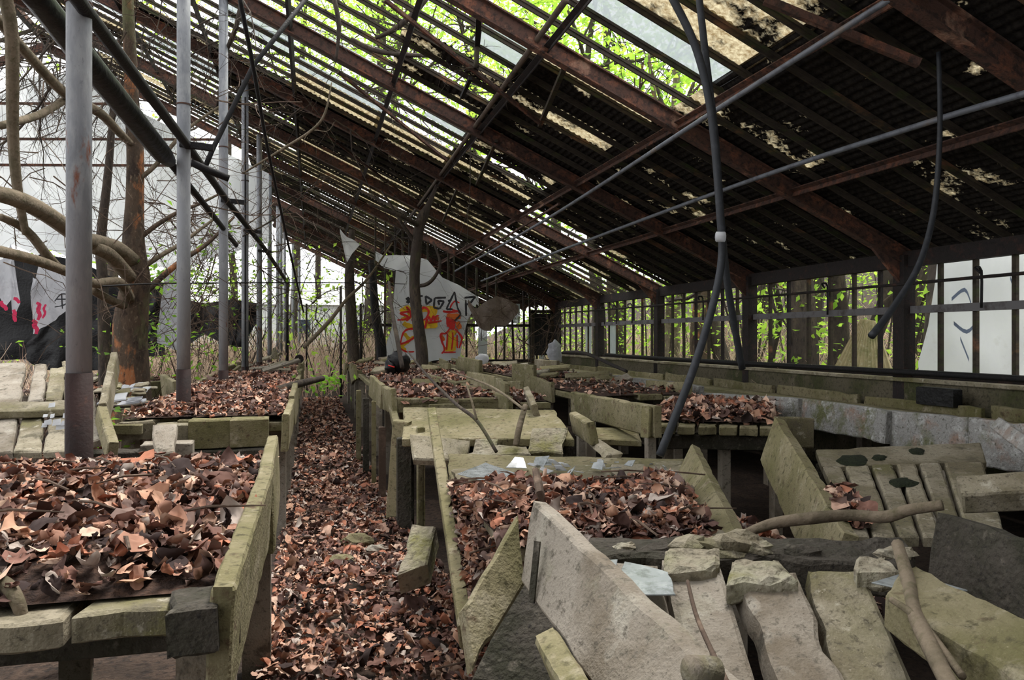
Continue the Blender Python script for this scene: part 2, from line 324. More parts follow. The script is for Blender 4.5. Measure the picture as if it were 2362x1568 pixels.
# dark doorway leaf at the corner
dr = empty('door_1', (5.6, YE - .3, 0), kind='structure')
mk('door_leaf', G().beam((5.62, YE - .25, 1.0), (5.62, YE - .25, 2.05), .42, .05, Vector((0, 1, 0))), DARKM, dr)
mk('door_frame', G().beam((5.36, YE - .25, .8), (5.36, YE - .25, 2.12), .08, .08, Vector((0, 1, 0))).beam((5.88, YE - .25, .8), (5.88, YE - .25, 2.12), .08, .08, Vector((0, 1, 0))).beam((5.32, YE - .25, 2.1), (5.92, YE - .25, 2.1), .08, .08), BARW, dr)
# ------------------------------------------------------------------ roof
XR = -5.5
ceil = empty('ceiling', (0, 10, 4.5), kind='structure', label='ruined pitched greenhouse roof of rusted rafters, bars and broken sheets')
YEND = 34.0; Y0P = -8.2
def xmax(y): return XW
def xlow(y): return XR if y < YE + .3 else -1.4
ys_raft = YS + [21.7, 24.7, 27.7, 30.7, 33.7]
for y in ys_raft:
    x0, x1 = xlow(y), xmax(y)
    a, b = Vector((x0, y, roofz(x0))), Vector((x1, y, roofz(x1)))
    n = Vector((SL, 0, 1)).normalized()
    gg = G().beam(a + n * .05, b + n * .05, .1, .015, n).beam(a - n * .1, b - n * .1, .1, .015, n).beam(a - n * .025, b - n * .025, .018, .15, n)
    mk('rafter', gg, RUST, ceil)
for y in YS + [21.7]:   # far slope beyond the ridge
    a, b = Vector((XR, y, roofz(XR))), Vector((XR - 6, y, roofz(XR) - 6 * SL))
    mk('rafter', G().beam(a, b, .1, .16), RUST, ceil)
PX = [6.0, 4.63, 3.38, 2.08, .98, -.27, -1.5, -2.8, -4.1, -5.45]
for x in PX[1:]:
    y1 = YEND if -1.45 < x else YE
    mk('purlin', G().beam((x, Y0P, roofz(x) - .03), (x, y1, roofz(x) - .03), .05, .012, Vector((SL, 0, 1))).beam((x + .022, Y0P, roofz(x) - .06), (x + .022, y1, roofz(x) - .06), .01, .07, Vector((SL, 0, 1))), RUST if x > 3 else DRUST, ceil)
for x in (-6.8, -8.2, -9.6, -11):
    z = roofz(XR) - (XR - x) * SL
    mk('purlin', G().beam((x, Y0P, z), (x, YE, z), .06, .06), DRUST, ceil)
BAR = .4229
Y0R = .6 - 21 * BAR; nb = int((YEND - Y0R) / BAR); ybars = [Y0R + i * BAR for i in range(nb)]
off = .075
for y in ybars:
    x0, x1 = xlow(y), xmax(y)
    if min(abs(y - q) for q in ys_raft) < .06: continue
    ja, jb = rng.uniform(-.03, .03), rng.uniform(-.03, .03)
    if y < YE and rng.random() < .1: x0 += rng.uniform(.5, 4)
    a, b = Vector((x0, y + ja, roofz(x0) + off)), Vector((x1 + .12, y + jb, roofz(x1 + .12) + off))
    mk('glazing_bar', G().beam(a, b, .04, .024, Vector((SL, 0, 1))).beam(a - Vector((0, 0, .026)), b - Vector((0, 0, .026)), .018, .042, Vector((SL, 0, 1))), BARW, ceil)
for y in ybars[::2]:
    if y > YE: continue
    z = roofz(XR)
    mk('glazing_bar', G().beam((XR, y, z + off), (XR - 6, y, z - 6 * SL + off), .05, .06), BARW, ceil)
def panel_state(x, y):
    """what is left in the roof bay: None (open), wear value of a fibreglass sheet, or 'g' for glass"""
    q = rng.random()
    if y < .4: return None if x < -2.8 or q < .06 else .36  # unseen roof behind the viewpoint, added closed to cut frontal light
    if y > YE and x > 2: return None if q < .12 else .36
    if x > 4.6:
        if y < 12: return .34 if q < .9 else .44
        return None if q < .3 else (.42 if q < .75 else .56)
    if x > 3.3:
        if y < 4: return .36
        if y < 8: return .33 if q < .85 else .42
        if y < 12: return .36 if q < .8 else .47
        return None if q < .28 else (.44 if q < .72 else .58)
    if x > 2.0:
        if y < 3.9: return .44 if q < .7 else .6
        if y < 5.3: return .5 if q < .45 else .62
        if y < 5.75: return .62
        if y < 6.2: return 'g'
        if y < 6.9: return None
        if y < 7.35: return .68
        if y < 9.7: return .36 if q < .8 else .5
        if y < 12.7: return .4 if q < .45 else (.62 if q < .8 else None)
        return None if q < .38 else (.46 if q < .7 else .6)
    if x > .9:
        if y < 7.2: return None
        if y < 7.7: return 'g'
        if y < 9.6: return .46 if q < .65 else None
        if y < 11.7: return None if q < .85 else 'g'
        if y < 12.4: return .62
        if y < 15: return .40
        return None if q < .3 else (.48 if q < .6 else .6)
    if x > -.4:
        if y < 11.7: return None if q < .93 else 'g'
        if y < 12.6: return .66
        if y < 15.6: return .38
        if y < YE: return None if q < .35 else (.46 if q < .6 else .62)
        return .40 if q < .8 else None
    if y > YE: return .42 if q < .75 else None
    if x > -1.7:
        if y < 10.5: return None
        if y < 12.5: return 'g' if q < .4 else None
        if y < 15.5: return .36 if q < .85 else None
        return .42 if q < .55 else (.58 if q < .75 else None)
    if y < 9.5: return None if q < .85 else .55
    return None if q < .5 else (.46 if q < .72 else .6 if q < .9 else 'g')
pan_cache = {}
def add_panel(xa, xb, ya, yb, st):
    """xa > xb: lower and upper end on the slope"""
    zc = .1
    if st == 'g':
        cut = rng.uniform(.4, 1); xm = xa + (xb - xa) * cut
        v = [(xa, ya, roofz(xa) + zc), (xa, yb, roofz(xa) + zc), (xm, yb - .02, roofz(xm) + zc), (xm + .1 * rng.random(), ya, roofz(xm) + zc)]
        return mk('glass_pane', G().slab(v[::-1], .004, 1, 1, 0, 0, 1, .0005), GLASS, ceil)
    key = (round(xa - xb, 2), round(yb - ya, 2))
    if key not in pan_cache:
        Ls, W = (xa - xb) * math.sqrt(1 + SL * SL), yb - ya
        n = int(Ls / .076 * 4); vv = []; ff = []
        for i in range(n + 1):
            s = i / n * Ls; h = .008 * math.sin(2 * math.pi * s / .076)
            for j in (0, 1): vv.append((s, (j - .5) * W, h))
        ff = [(2 * i, 2 * i + 1, 2 * i + 3, 2 * i + 2) for i in range(n)]
        me = bpy.data.meshes.new('corrugated_sheet'); me.from_pydata(vv, [], ff); me.update(); me.materials.append(PANEL)
        me.polygons.foreach_set('use_smooth', [True] * n); pan_cache[key] = me
    o = bpy.data.objects.new('corrugated_sheet', pan_cache[key]); COL.objects.link(o); o.parent = ceil
    o.location = Vector((xb, (ya + yb) / 2, roofz(xb) + zc - .002 + rng.uniform(-.003, .003))) - ceil.location
    o.rotation_euler = (rng.uniform(-.008, .008), math.atan(SL), rng.uniform(-.008, .008)); o.color = (st, 0, 0, 1)
    return o
for i in range(len(PX) - 1):
    xa, xb = PX[i] + (.12 if i == 0 else .04), PX[i + 1] - .04
    for y in ybars[:-1]:
        xm = (PX[i] + PX[i + 1]) / 2
        if y > YE and not (xlow(y) < PX[i + 1] + .2 and PX[i] < xmax(y) + .2): continue
        st = panel_state(xm, y + BAR / 2)
        if st is None: continue
        add_panel(xa, xb, y - .018, y + BAR + .018, st if st == 'g' else st + rng.uniform(-.03, .03))
# loose brace rods lying in the roof plane
for (a, b, w) in [((888, 0), (1247, 285), .035), ((780, 166), (1030, 369), .035), ((1764, 0), (2120, 146), .05), ((700, 270), (960, 470), .03), ((1080, 600), (1290, 470), .03), ((1120, 660), (1240, 590), .03)]:
    mk('brace_rod', G().beam(PR(*a, -.16), PR(*b, -.16), w, w), RUST, ceil)
for (a, b, w, m) in [((1300, 160), (1245, 290), .045, BARW), ((1145, 325), (1100, 425), .04, BARW), ((1055, 435), (1022, 510), .04, BARW), ((1105, 30), (1098, 160), .05, DARKM), ((1085, 180), (1065, 225), .04, DARKM)]:
    mk('strut', G().beam(PR(*a, -.06), PR(*b, -.12), w, w), m, ceil)
# ridge cap
mk('ridge_beam', G().beam((XR, Y0P, roofz(XR) + .05), (XR, YE, roofz(XR) + .05), .12, .1), RUST, ceil)
# pipe rail under the roof beside the second purlin
mk('pipe_rail', G().tube([P(1305, 0, Y=6.0), P(925, 530, Y=19.2)], .028, 8), mat('brown_pipe', (88, 76, 66), .8, [(8, (62, 54, 50), .5, .65)]), ceil, smooth=True)
# ------------------------------------------------------------------ posts under the roof
XP = -1.02
ord_ = ['nearest grey painted pipe post with rust streak and maroon base, beside the leafy bench', 'second grey painted pipe post from the camera rising from the leafy bench', 'third grey painted pipe post from the camera with maroon base', 'fourth pale pipe post from the camera, the one with a slit along it',
        'fifth pipe post from the camera in the row under the roof', 'sixth pipe post from the camera in the row under the roof', 'seventh pipe post of the row, thin in the distance', 'last grey pipe post of the row, farthest from the camera']
for i, y in enumerate([3.9, 6.86, 9.82, 12.9, 16.3, 20.2, 25.0, 31.0]):
    x = XP; top = roofz(x) - .1; r = .053
    e = empty('pipe_post', (x, y, 0), ord_[i], 'post', 'pipe posts of the middle row')
    zc = [1.28, 1.18, 1.05, .98, .95, .95, .95, .95][i]
    mk('shaft', G().tube([(x, y, zc), (x, y, 2.4), (x, y, 3.6), (x, y, top)], r, 16), POSTG, e, smooth=True)
    mk('base_sleeve', G().tube([(x, y, -.05), (x, y, zc * .5), (x, y, zc + .01)], [r * 1.12, r * 1.1, r * 1.08], 16), MAROON, e, label='maroon painted lower sleeve', smooth=True)
    zb = [2.95, 3.35, 3.7, 3.9, 3.9, 3.9, 3.9, 3.9][i]
    mk('band', G().tube([(x, y, zb), (x, y, zb + .012)], r * 1.1, 16), RUST, e, label='rusted band')
    mk('head_plate', G().beam((x - .12, y, top + .02), (x + .12, y, top - .04), .14, .03), RUST, e)
    if i == 3: mk('conduit', G().tube([(x + .01, y - .07, .9), (x + .01, y - .07, 5.2)], .013, 8), DARKM, e)
# more upright pipes and stakes far down the aisle
for k, (u, v0, v1, yy, w, m, lab) in enumerate([(662, 640, 830, 21.5, .09, DARKM, 'black upright stake far down the aisle among grey pipes'), (707, 700, 835, 21.5, .05, DRUST, 'thin rusty upright at the far gable left of the gap'),
        (786, 660, 830, 19.2, .06, DRUST, 'thin rusty upright beside the dark trunk at the far gable'), (832, 700, 830, 19.4, .06, DRUST, 'thin rusty upright just right of the dark trunk'), (648, 480, 830, 24, .1, POSTG, 'pale far pipe left of the black stake'), (676, 560, 830, 27, .1, POSTG, 'pale far pipe right of the black stake'), (690, 600, 830, 29, .1, POSTG, 'palest farthest pipe by the bright gap')]):
    a, b = P(u, v0, Y=yy), P(u, v1, Y=yy); b.z = -.05
    mk('far_upright', G().tube([b, (a + b) / 2, a], w / 2, 8), m, None, lab, 'upright', smooth=True)
# ------------------------------------------------------------------ pipes and hoses
def tubething(name, pts, r, m, label, cat, n=8, sub=6, group=None):
    pp = spline(pts, sub) if sub > 1 else [Vector(p) for p in pts]
    rr = lerpn(r, len(pp)) if hasattr(r, '__len__') else r
    return mk(name, G().tube(pp, rr, n), m, None, label, cat, group, smooth=True)
hp = empty('heating_pipe', (-.93, 2, 0), 'long black heating pipe running past the front of the post row', 'pipe')
mk('run', G().tube([P(120, -80, Y=3.3), P(180, 0, Y=3.75), P(428, 330, Y=6.75), P(525, 465, Y=9.7), P(612, 575, Y=15), P(665, 655, Y=19)], [.033, .033, .035, .036, .038, .04], 10), DARKM, hp, smooth=True)
tee = mk('tee_fitting', G().tube([P(440, 374, Y=7.1), P(470, 388, Y=7.15), P(528, 412, Y=7.2)], [.03, .034, .03], 10), DARKM, hp, smooth=True)
mk('riser_pipe', G().tube([P(472, 388, Y=7.15), P(490, 345, Y=7.2), P(585, 150, Y=7.3), P(712, -10, Y=7.4)], .022, 8), DARKM, tee, smooth=True)
for k, y in enumerate((6.86, 9.82, 12.9, 16.3)):
    mk('bracket', G().beam((XP - .02, y - .06, 3.02 + .05 * k), (XP + .24, y - .06, 3.0 + .05 * k), .05, .05), DARKM, hp)
hp2 = empty('heating_pipe', (-1.2, 2, 0), 'black pipe behind the posts whose near half is thickly lagged', 'pipe')
mk('lagging', G().tube([P(40, -60, Y=3.9), P(90, 0, Y=4.2), P(200, 140, Y=4.9), P(375, 355, Y=6.6), P(391, 372, Y=6.8)], [.062, .064, .072, .075, .05], 12), BLACKP, hp2, smooth=True)
mk('run', G().tube([P(385, 366, Y=6.75), P(470, 470, Y=8.4), P(545, 565, Y=11)], .03, 8), DARKM, hp2, smooth=True)
tubething('hanging_rod', [P(552, -10, Y=6.0), P(585, 160, Y=6.4), P(625, 380, Y=7.2), P(700, 720, Y=9.0)], [.017, .017, .013, .009], DARKM, 'thin black rod hanging diagonally past the third post', 'rod')
tubething('conduit', [P(2065, -10, Y=3.9), P(1650, 255, Y=5.45), P(1250, 512, Y=10.5), P(1050, 625, Y=16.5)], .02, GALV, 'upper grey conduit crossing the dark roof from the top edge', 'pipe')
tubething('conduit', [P(2400, 205, X=4.1), P(2100, 295, X=4.1), P(1700, 427, X=4.05), P(1300, 575, X=4.0), P(1110, 648, X=4.0)], .022, GALV, 'lower grey conduit crossing the dark roof to the right edge', 'pipe')
tubething('hanging_hose', [P(1548, -10, d=4.6), P(1605, 110, d=4.6), P(1640, 260, d=4.6), P(1660, 480, d=4.6), P(1662, 620, d=4.6), P(1610, 820, d=4.4), P(1522, 1050, d=4.2)], .024, HOSE, 'black hose hanging in mid view whose tail swings left onto the bench', 'hose')
tubething('hanging_hose', [P(1612, -10, d=4.7), P(1630, 150, d=4.66), P(1650, 320, d=4.66), P(1666, 540, d=4.68), P(1682, 680, d=4.75), P(1712, 850, d=4.9)], .022, HOSE, 'black hose hanging in mid view whose tail drops straight to the sill', 'hose')
tubething('hose_tie', [P(1652, 546, d=4.56), P(1672, 546, d=4.56)], .03, WHITEP, 'white tie binding the two hanging hoses', 'tie', sub=1)
tubething('hanging_hose', [P(2165, 120, d=5.0), P(2168, 300, d=5.0), P(2155, 480, d=5.0), P(2120, 610, d=4.9), P(2060, 710, d=4.8), P(2010, 775, d=4.7)], [.014, .016, .019, .02, .022, .024], HOSE, 'black hose dangling before the windows with a free curved end', 'hose')
tubething('wire', [P(237, 660, d=7), P(430, 653, d=9), P(800, 652, d=14), P(935, 655, d=17)], .008, DARKM, 'thin straight wire stretched level across the post row', 'wire')
# heating pipes along the right wall
tubething('wall_pipe', [(5.8, 1, 1.1), (5.8, 6, 1.1), (5.8, 12, 1.09), (5.82, 15, 1.1)], .03, DARKM, 'dark iron pipe running along just above the right sill', 'pipe', sub=2)
tubething('vent_shaft', [(5.9, 1, 2.0), (5.9, 8, 2.0), (5.9, 14, 2.02), (5.9, YE, 2.05)], .016, DRUST, 'thin rusty vent shaft running under the right eave', 'pipe', sub=2)
for k, y in enumerate((5.85, 8.05, 11.1, 13.9, 14.7, 15.35)):
    tubething('vent_crank', [(5.93, y, 1.72), (5.93, y, 2.06), (5.84, y - .02, 2.08), (5.8, y - .12, 2.03)], .012, DARKM, ['hooked vent rod before the white sheet at right', 'hooked vent rod at the corrugated sheet window', 'hooked vent rod by the leaning trunks window', 'hooked vent rod right of the far pale trunk', 'second hooked vent rod from the far doorway', 'hooked vent rod nearest the far doorway'][k], 'rod', sub=3, group='hooked vent rods on the right wall')
mk('wall_box', G().slab([(5.62, 5.85, .98), (5.72, 5.85, .98), (5.72, 6.3, .98), (5.62, 6.3, .98)], .17, 2, 2, 0, 0, 1), BLACKP, None, 'black box low on the right wall below the white sheet', 'box')
# ------------------------------------------------------------------ polythene sheets
def sheet(name, outline, Yf, m, label, cat, nx=24, ny=20, thick=0, wav=.06, parent=None, kind=None):
    """outline(s,t) -> pixel; Yf(u,v) -> depth"""
    def fn(s, t):
        u, v = outline(s, t); p = P(u, v, Y=Yf(u, v)); p.y += wav * noise.noise(Vector((p.x * 1.3, p.z * .6, 3))) * 2 + wav * .4 * noise.noise(Vector((p.x * 5, p.z * 2, 1)))
        return p
    return mk(name, G().grid(fn, nx, ny), m, parent, label, cat, kind=kind, smooth=True)
def interp(pts, s):
    return float(np.interp(s, [p[0] for p in pts], [p[1] for p in pts]))
# big gable sheet on the left
YG = 19.2
topL = [(-120, 232), (0, 205), (90, 175), (154, 165), (330, 262), (450, 318), (620, 400)]
botL = [(-120, 600), (0, 610), (20, 560), (90, 590), (100, 570), (180, 600), (330, 610), (430, 625), (470, 600), (620, 560)]
def oL(s, t):
    u = -120 + 740 * s; a, b = interp(topL, u), interp(botL, u); return u, a + (b - a) * t
gable = sheet('polythene_sheet', oL, lambda u, v: YG, WHITEP, 'huge white polythene sheet closing the left gable behind the tree', 'sheet', 60, 24, wav=.1)
for k, (v, z) in enumerate([(238, 6.9), (320, 6.0), (380, 5.4)]):
    mk('gable_rail', G().beam(P(-100, v, Y=YG - .2), P([300, 540, 480][k], v + 2, Y=YG - .2), .05, .05), RUST, gable)
def rag(name, pts, Y, m, label, seed=0, n=7):
    """hanging torn sheet from a polygon of (u, vtop, vbottom) columns"""
    us = [p[0] for p in pts]
    def fn(s, t):
        u = us[0] + (us[-1] - us[0]) * s; a = interp([(p[0], p[1]) for p in pts], u); b = interp([(p[0], p[2]) for p in pts], u)
        p = P(u, a + (b - a) * t, Y=Y); p.y += .12 * noise.noise(Vector((p.x * 3, p.z * 2, seed))) + .05 * noise.noise(Vector((p.x * 9, p.z * 6, seed))); return p
    return mk(name, G().grid(fn, 16, 14), m, None, label, 'sheet', smooth=True)
def strokes(parent, lines, Yf, m, name='paint_stroke', wpx=5, lift=.02, conv=None):
    for ln in lines:
        w = wpx; pts = ln
        if isinstance(ln, tuple): w, pts = ln
        pts = [conv(*p) if conv else p for p in pts]
        q = [P(u, v, Y=Yf(u, v) - lift) for u, v in pts]
        q = spline(q, 4 if len(q) > 2 else 6)
        ww = w * q[0].y / FP / 2; gg = G(); vv = []
        for i, p in enumerate(q):
            d = (q[min(i + 1, len(q) - 1)] - q[max(i - 1, 0)]); d.y = 0
            if d.length < 1e-6: d = Vector((1, 0, 0))
            nrm = Vector((-d.z, 0, d.x)).normalized() * ww
            kk = .45 + .55 * math.sin(math.pi * min(1, max(0, (i + .4) / (len(q) - .2)))) ** .5 + .12 * math.sin(i * 2.1)
            vv += [p + nrm * kk, p - nrm * kk]
        gg.add(vv, [(2 * i, 2 * i + 1, 2 * i + 3, 2 * i + 2) for i in range(len(q) - 1)])
        mk(name, gg, m, parent)
r1 = rag('torn_sheet', [(-40, 590, 660), (0, 600, 685), (10, 590, 712), (25, 560, 690), (33, 620, 740), (40, 660, 715), (46, 690, 700)], 12.6, RAGP, 'left torn plastic rag with pink tips at the left edge', 1)
strokes(r1, [(8, [(2, 694), (6, 704), (12, 708), (15, 716)]), (7, [(31, 688), (38, 690), (45, 699)]), (8, [(31, 714), (34, 722), (33, 730), (36, 742)])], lambda u, v: 12.4, PINK, lift=.05)
r2 = rag('torn_sheet', [(76, 640, 770), (84, 645, 768), (90, 600, 758), (105, 600, 752), (128, 610, 735), (130, 612, 728), (165, 618, 708), (172, 620, 700)], 12.3, RAGP, 'right torn plastic rag with pink paint and a black star', 2)
strokes(r2, [(8, [(84, 698), (91, 703), (88, 716), (92, 726), (87, 738)]), (5, [(106, 702), (101, 712), (104, 722), (98, 734)]), (9, [(75, 738), (82, 744), (79, 752), (85, 758), (83, 770)])], lambda u, v: 12.1, PINK, lift=.05)
strokes(r2, [(3, [(126, 695), (142, 678), (164, 684), (150, 702), (126, 708)]), (3, [(142, 678), (144, 712)]), (3, [(130, 690), (162, 690)])], lambda u, v: 12.1, BLK, lift=.06)
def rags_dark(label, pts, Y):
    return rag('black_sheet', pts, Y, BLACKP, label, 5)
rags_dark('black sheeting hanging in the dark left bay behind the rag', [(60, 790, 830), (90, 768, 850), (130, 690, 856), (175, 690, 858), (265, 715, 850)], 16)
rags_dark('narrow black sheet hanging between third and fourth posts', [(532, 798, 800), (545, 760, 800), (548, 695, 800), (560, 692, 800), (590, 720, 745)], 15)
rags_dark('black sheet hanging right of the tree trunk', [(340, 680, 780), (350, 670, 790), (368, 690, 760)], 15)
rags_dark('wide black sheeting added for the dark of the left bay', [(-120, 590, 830), (0, 592, 830), (90, 585, 828), (180, 600, 826), (260, 640, 825), (380, 655, 822)], 21)  # black sheet added in place of the dark below the gable sheet
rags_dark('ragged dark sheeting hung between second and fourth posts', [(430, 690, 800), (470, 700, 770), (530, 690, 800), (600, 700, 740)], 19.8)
rag('torn_sheet', [(362, 760, 790), (385, 620, 800), (412, 600, 810), (425, 605, 812), (440, 615, 800)], 14.5, RAGP, 'pale plastic curtain hanging between tree and second post', 4)
# graffiti sheet at the end wall
YGR = 18.75
topG = [(880, 592), (905, 598), (912, 590), (940, 588), (985, 598), (1020, 640), (1060, 658), (1112, 690)]
botG = [(880, 845), (895, 842), (990, 835), (998, 832), (1010, 830), (1060, 838), (1066, 790), (1078, 740), (1100, 700), (1112, 716)]
leftG = [(588, 915), (640, 912), (700, 907), (760, 903), (790, 892), (845, 884)]
def oG(s, t):
    v = 588 + 255 * t
    u0 = interp(leftG, v); u = u0 + (1104 - u0) * s
    a, b = interp(topG, u), interp(botG, u); return u, min(max(v, a), b)
Yg = lambda u, v: YGR + .03 * math.sin(u * .08)
gs = sheet('polythene_sheet', oG, Yg, WHITEP, 'white polythene sheet covered in red and yellow graffiti at the far end', 'sheet', 50, 40, wav=.02)
cz = lambda x, y: (860 + x / 5.2275, 560 + y / 5.2275)
YS_ = lambda u, v: Yg(u, v) - .03
strokes(gs, [(13, [(330, 830), (420, 785), (450, 880), (345, 925)]), (12, [(365, 965), (430, 1000), (520, 1015)]), (16, [(585, 800), (690, 800), (745, 815), (690, 900)]), (18, [(590, 960), (650, 985), (780, 985)]), (8, [(600, 1005), (690, 1015)]),
            (9, [(380, 1090), (440, 1160), (500, 1130)]), (9, [(440, 1180), (350, 1250), (400, 1295)]), (12, [(910, 1090), (985, 1075), (900, 1150)]), (14, [(890, 1170), (1015, 1165)]), (14, [(885, 1225), (1020, 1220)]), (12, [(870, 1280), (1000, 1275)])], YS_, YEL, conv=cz, lift=.02)
strokes(gs, [(14, [(890, 885), (1060, 890)]), (12, [(1020, 950), (1050, 1040)]), (8, [(820, 1110), (860, 1180)]), (9, [(720, 900), (800, 915)])], YS_, ORA, conv=cz, lift=.03)
strokes(gs, [(5, [(455, 860), (430, 830), (330, 850), (420, 885), (390, 920), (295, 930)]), (5, [(405, 770), (465, 860), (405, 945)]), (4.5, [(465, 935), (530, 890)]), (5, [(590, 935), (580, 820), (620, 778), (672, 820), (650, 900), (590, 940)]), (5, [(650, 910), (625, 1020), (560, 1030)]),
            (4.5, [(650, 965), (680, 890), (700, 950), (730, 880), (745, 945), (762, 885), (800, 880)]), (4.5, [(665, 968), (830, 940)]), (5, [(330, 1222), (365, 1090), (430, 1040), (540, 1040), (605, 1070), (615, 1130), (590, 1190)]), (5, [(330, 1222), (440, 1180), (560, 1090)]), (4, [(330, 1270), (400, 1310), (500, 1312)]),
            (6, [(845, 825), (930, 835), (1040, 820)]), (4, [(1045, 725), (985, 705), (935, 790), (1030, 830), (1060, 875)]), (6, [(895, 890), (905, 1010)]), (18, [(910, 930), (1000, 930)]), (18, [(905, 975), (995, 975)]), (13, [(920, 1015), (990, 1015)]),
            (5, [(930, 1030), (880, 1090), (820, 1100), (830, 1180), (865, 1280), (830, 1335)]), (5, [(990, 1035), (1055, 1110), (1075, 1160), (1040, 1270)]), (4, [(850, 1320), (1000, 1318)]), (4, [(960, 1080), (965, 1150), (950, 1290)]), (4, [(900, 1090), (890, 1290)]), (4, [(1015, 1110), (1020, 1270)])], YS_, RED, conv=cz, lift=.04)
strokes(gs, [[(400, 665), (452, 722)], [(452, 665), (405, 722)], [(425, 650), (427, 732)], [(602, 640), (545, 645)], [(545, 645), (545, 757)], [(545, 757), (592, 760)], [(550, 700), (585, 696)],
            [(635, 640), (645, 742)], [(645, 742), (715, 690)], [(715, 690), (635, 640)], [(882, 660), (745, 665)], [(745, 665), (735, 780)], [(735, 780), (805, 795)], [(805, 795), (860, 705)], [(860, 705), (785, 695)], [(785, 695), (802, 750)],
            (4.5, [(885, 802), (985, 590)]), (4.5, [(985, 590), (1020, 780)]), (4.5, [(1020, 780), (1062, 862)]), (4.5, [(1062, 862), (985, 945)]), [(905, 700), (950, 690)], [(890, 802), (962, 800)],
            [(1125, 882), (1120, 690)], [(1105, 662), (1235, 648)], [(1235, 648), (1165, 742)], [(1165, 742), (1130, 738)], [(1165, 742), (1290, 830)]], YS_, BLK, wpx=5, conv=cz, lift=.06)
rag('torn_sheet', [(866, 580, 600), (885, 590, 618), (912, 588, 625), (960, 590, 600)], 18.4, WHITEP, 'folded white plastic strip over the top of the graffiti sheet', 6)
rag('torn_sheet', [(784, 528, 536), (792, 538, 570), (800, 546, 606), (812, 552, 585), (829, 562, 566)], 16.5, WHITEP, 'small white plastic scrap dangling from the rafter over the aisle', 8)
rag('torn_sheet', [(1080, 690, 705), (1098, 715, 745), (1112, 700, 762), (1130, 690, 764), (1145, 682, 750), (1170, 690, 752), (1196, 705, 720)], 18.3, TARPB, 'brown stained plastic bundle sagging right of the graffiti', 9)
# white sheeting outside the right windows
def wp(u, v, X): return P(u, v, X=X)
def side_sheet(name, pts, X, m, label, seed):
    us = [p[0] for p in pts]
    def fn(s, t):
        u = us[0] + (us[-1] - us[0]) * s; a = interp([(p[0], p[1]) for p in pts], u); b = interp([(p[0], p[2]) for p in pts], u)
        p = wp(u, a + (b - a) * t, X); p.x += .05 * noise.noise(Vector((p.y * 3, p.z * 2, seed))); return p
    return mk(name, G().grid(fn, 24, 16), m, None, label, 'sheet', smooth=True)
ws = side_sheet('polythene_sheet', [(2118, 835, 862), (2145, 745, 864), (2165, 560, 866), (2185, 555, 868), (2420, 520, 885)], 6.35, WHITEP, 'white polythene sheet with faint blue spraying outside the right windows', 3)
for ln in [[(2195, 690), (2225, 668), (2240, 700)], [(2200, 745), (2230, 765), (2255, 740)], [(2215, 780), (2235, 830)], [(2330, 640), (2345, 680)]]:
    q = spline([wp(u, v, 6.31) for u, v in ln], 4); gg = G(); vv = []
    for p in q: vv += [p + Vector((0, 0, .02)), p - Vector((0, 0, .02))]
    mk('paint_stroke', gg.add(vv, [(2 * i, 2 * i + 1, 2 * i + 3, 2 * i + 2) for i in range(len(q) - 1)]), BLUEP, ws)
# corrugated sheet leaning outside
a, b, c, d = wp(1915, 862, 6.55), wp(2062, 862, 6.6), wp(2020, 740, 6.75), wp(1985, 735, 6.75)
def cf(s, t):
    p = (a * (1 - s) + b * s) * (1 - t) + (d * (1 - s) + c * s) * t
    return p + Vector((.012 * math.sin(s * 14 * 2 * math.pi * (1 - .0 * t)), 0, 0))
mk('corrugated_sheet', G().grid(cf, 84, 3), mat('beige_corrugated', (168, 156, 118), .9, [(3, (128, 126, 84), .5, .65), (20, (186, 178, 148), .55, .7)]), None, 'beige corrugated sheet leaning outside the right windows', 'sheet', smooth=True)
# ------------------------------------------------------------------ dead leaves
def leaf_base(lobes, n, rings):
    ang = np.linspace(0, 2 * np.pi, n, endpoint=False)
    rad = (.84 + .16 * np.cos(ang * lobes)) * (1 + .2 * np.cos(ang)) * (1 + .12 * np.sin(ang * 7 + lobes))
    v = [(0, 0)] + [(r * a * math.cos(t), r * a * math.sin(t) * .9) for r in rings for a, t in zip(rad, ang)]
    f = [(0, 1 + i, 1 + (i + 1) % n) for i in range(n)]
    for k in range(len(rings) - 1):
        for i in range(n):
            A = 1 + k * n + i; B = 1 + k * n + (i + 1) % n
            f += [(A, A + n, B + n), (A, B + n, B)]
    return np.array(v), np.array(f)
LB = [leaf_base(5, 13, (.4, .75, 1)), leaf_base(3, 12, (.4, .75, 1)), leaf_base(2, 10, (.45, .8, 1))]
LM = [leaf_base(5, 10, (.5, 1)), leaf_base(3, 8, (.5, 1))]
LS = [leaf_base(3, 6, (1,)), leaf_base(5, 5, (1,))]
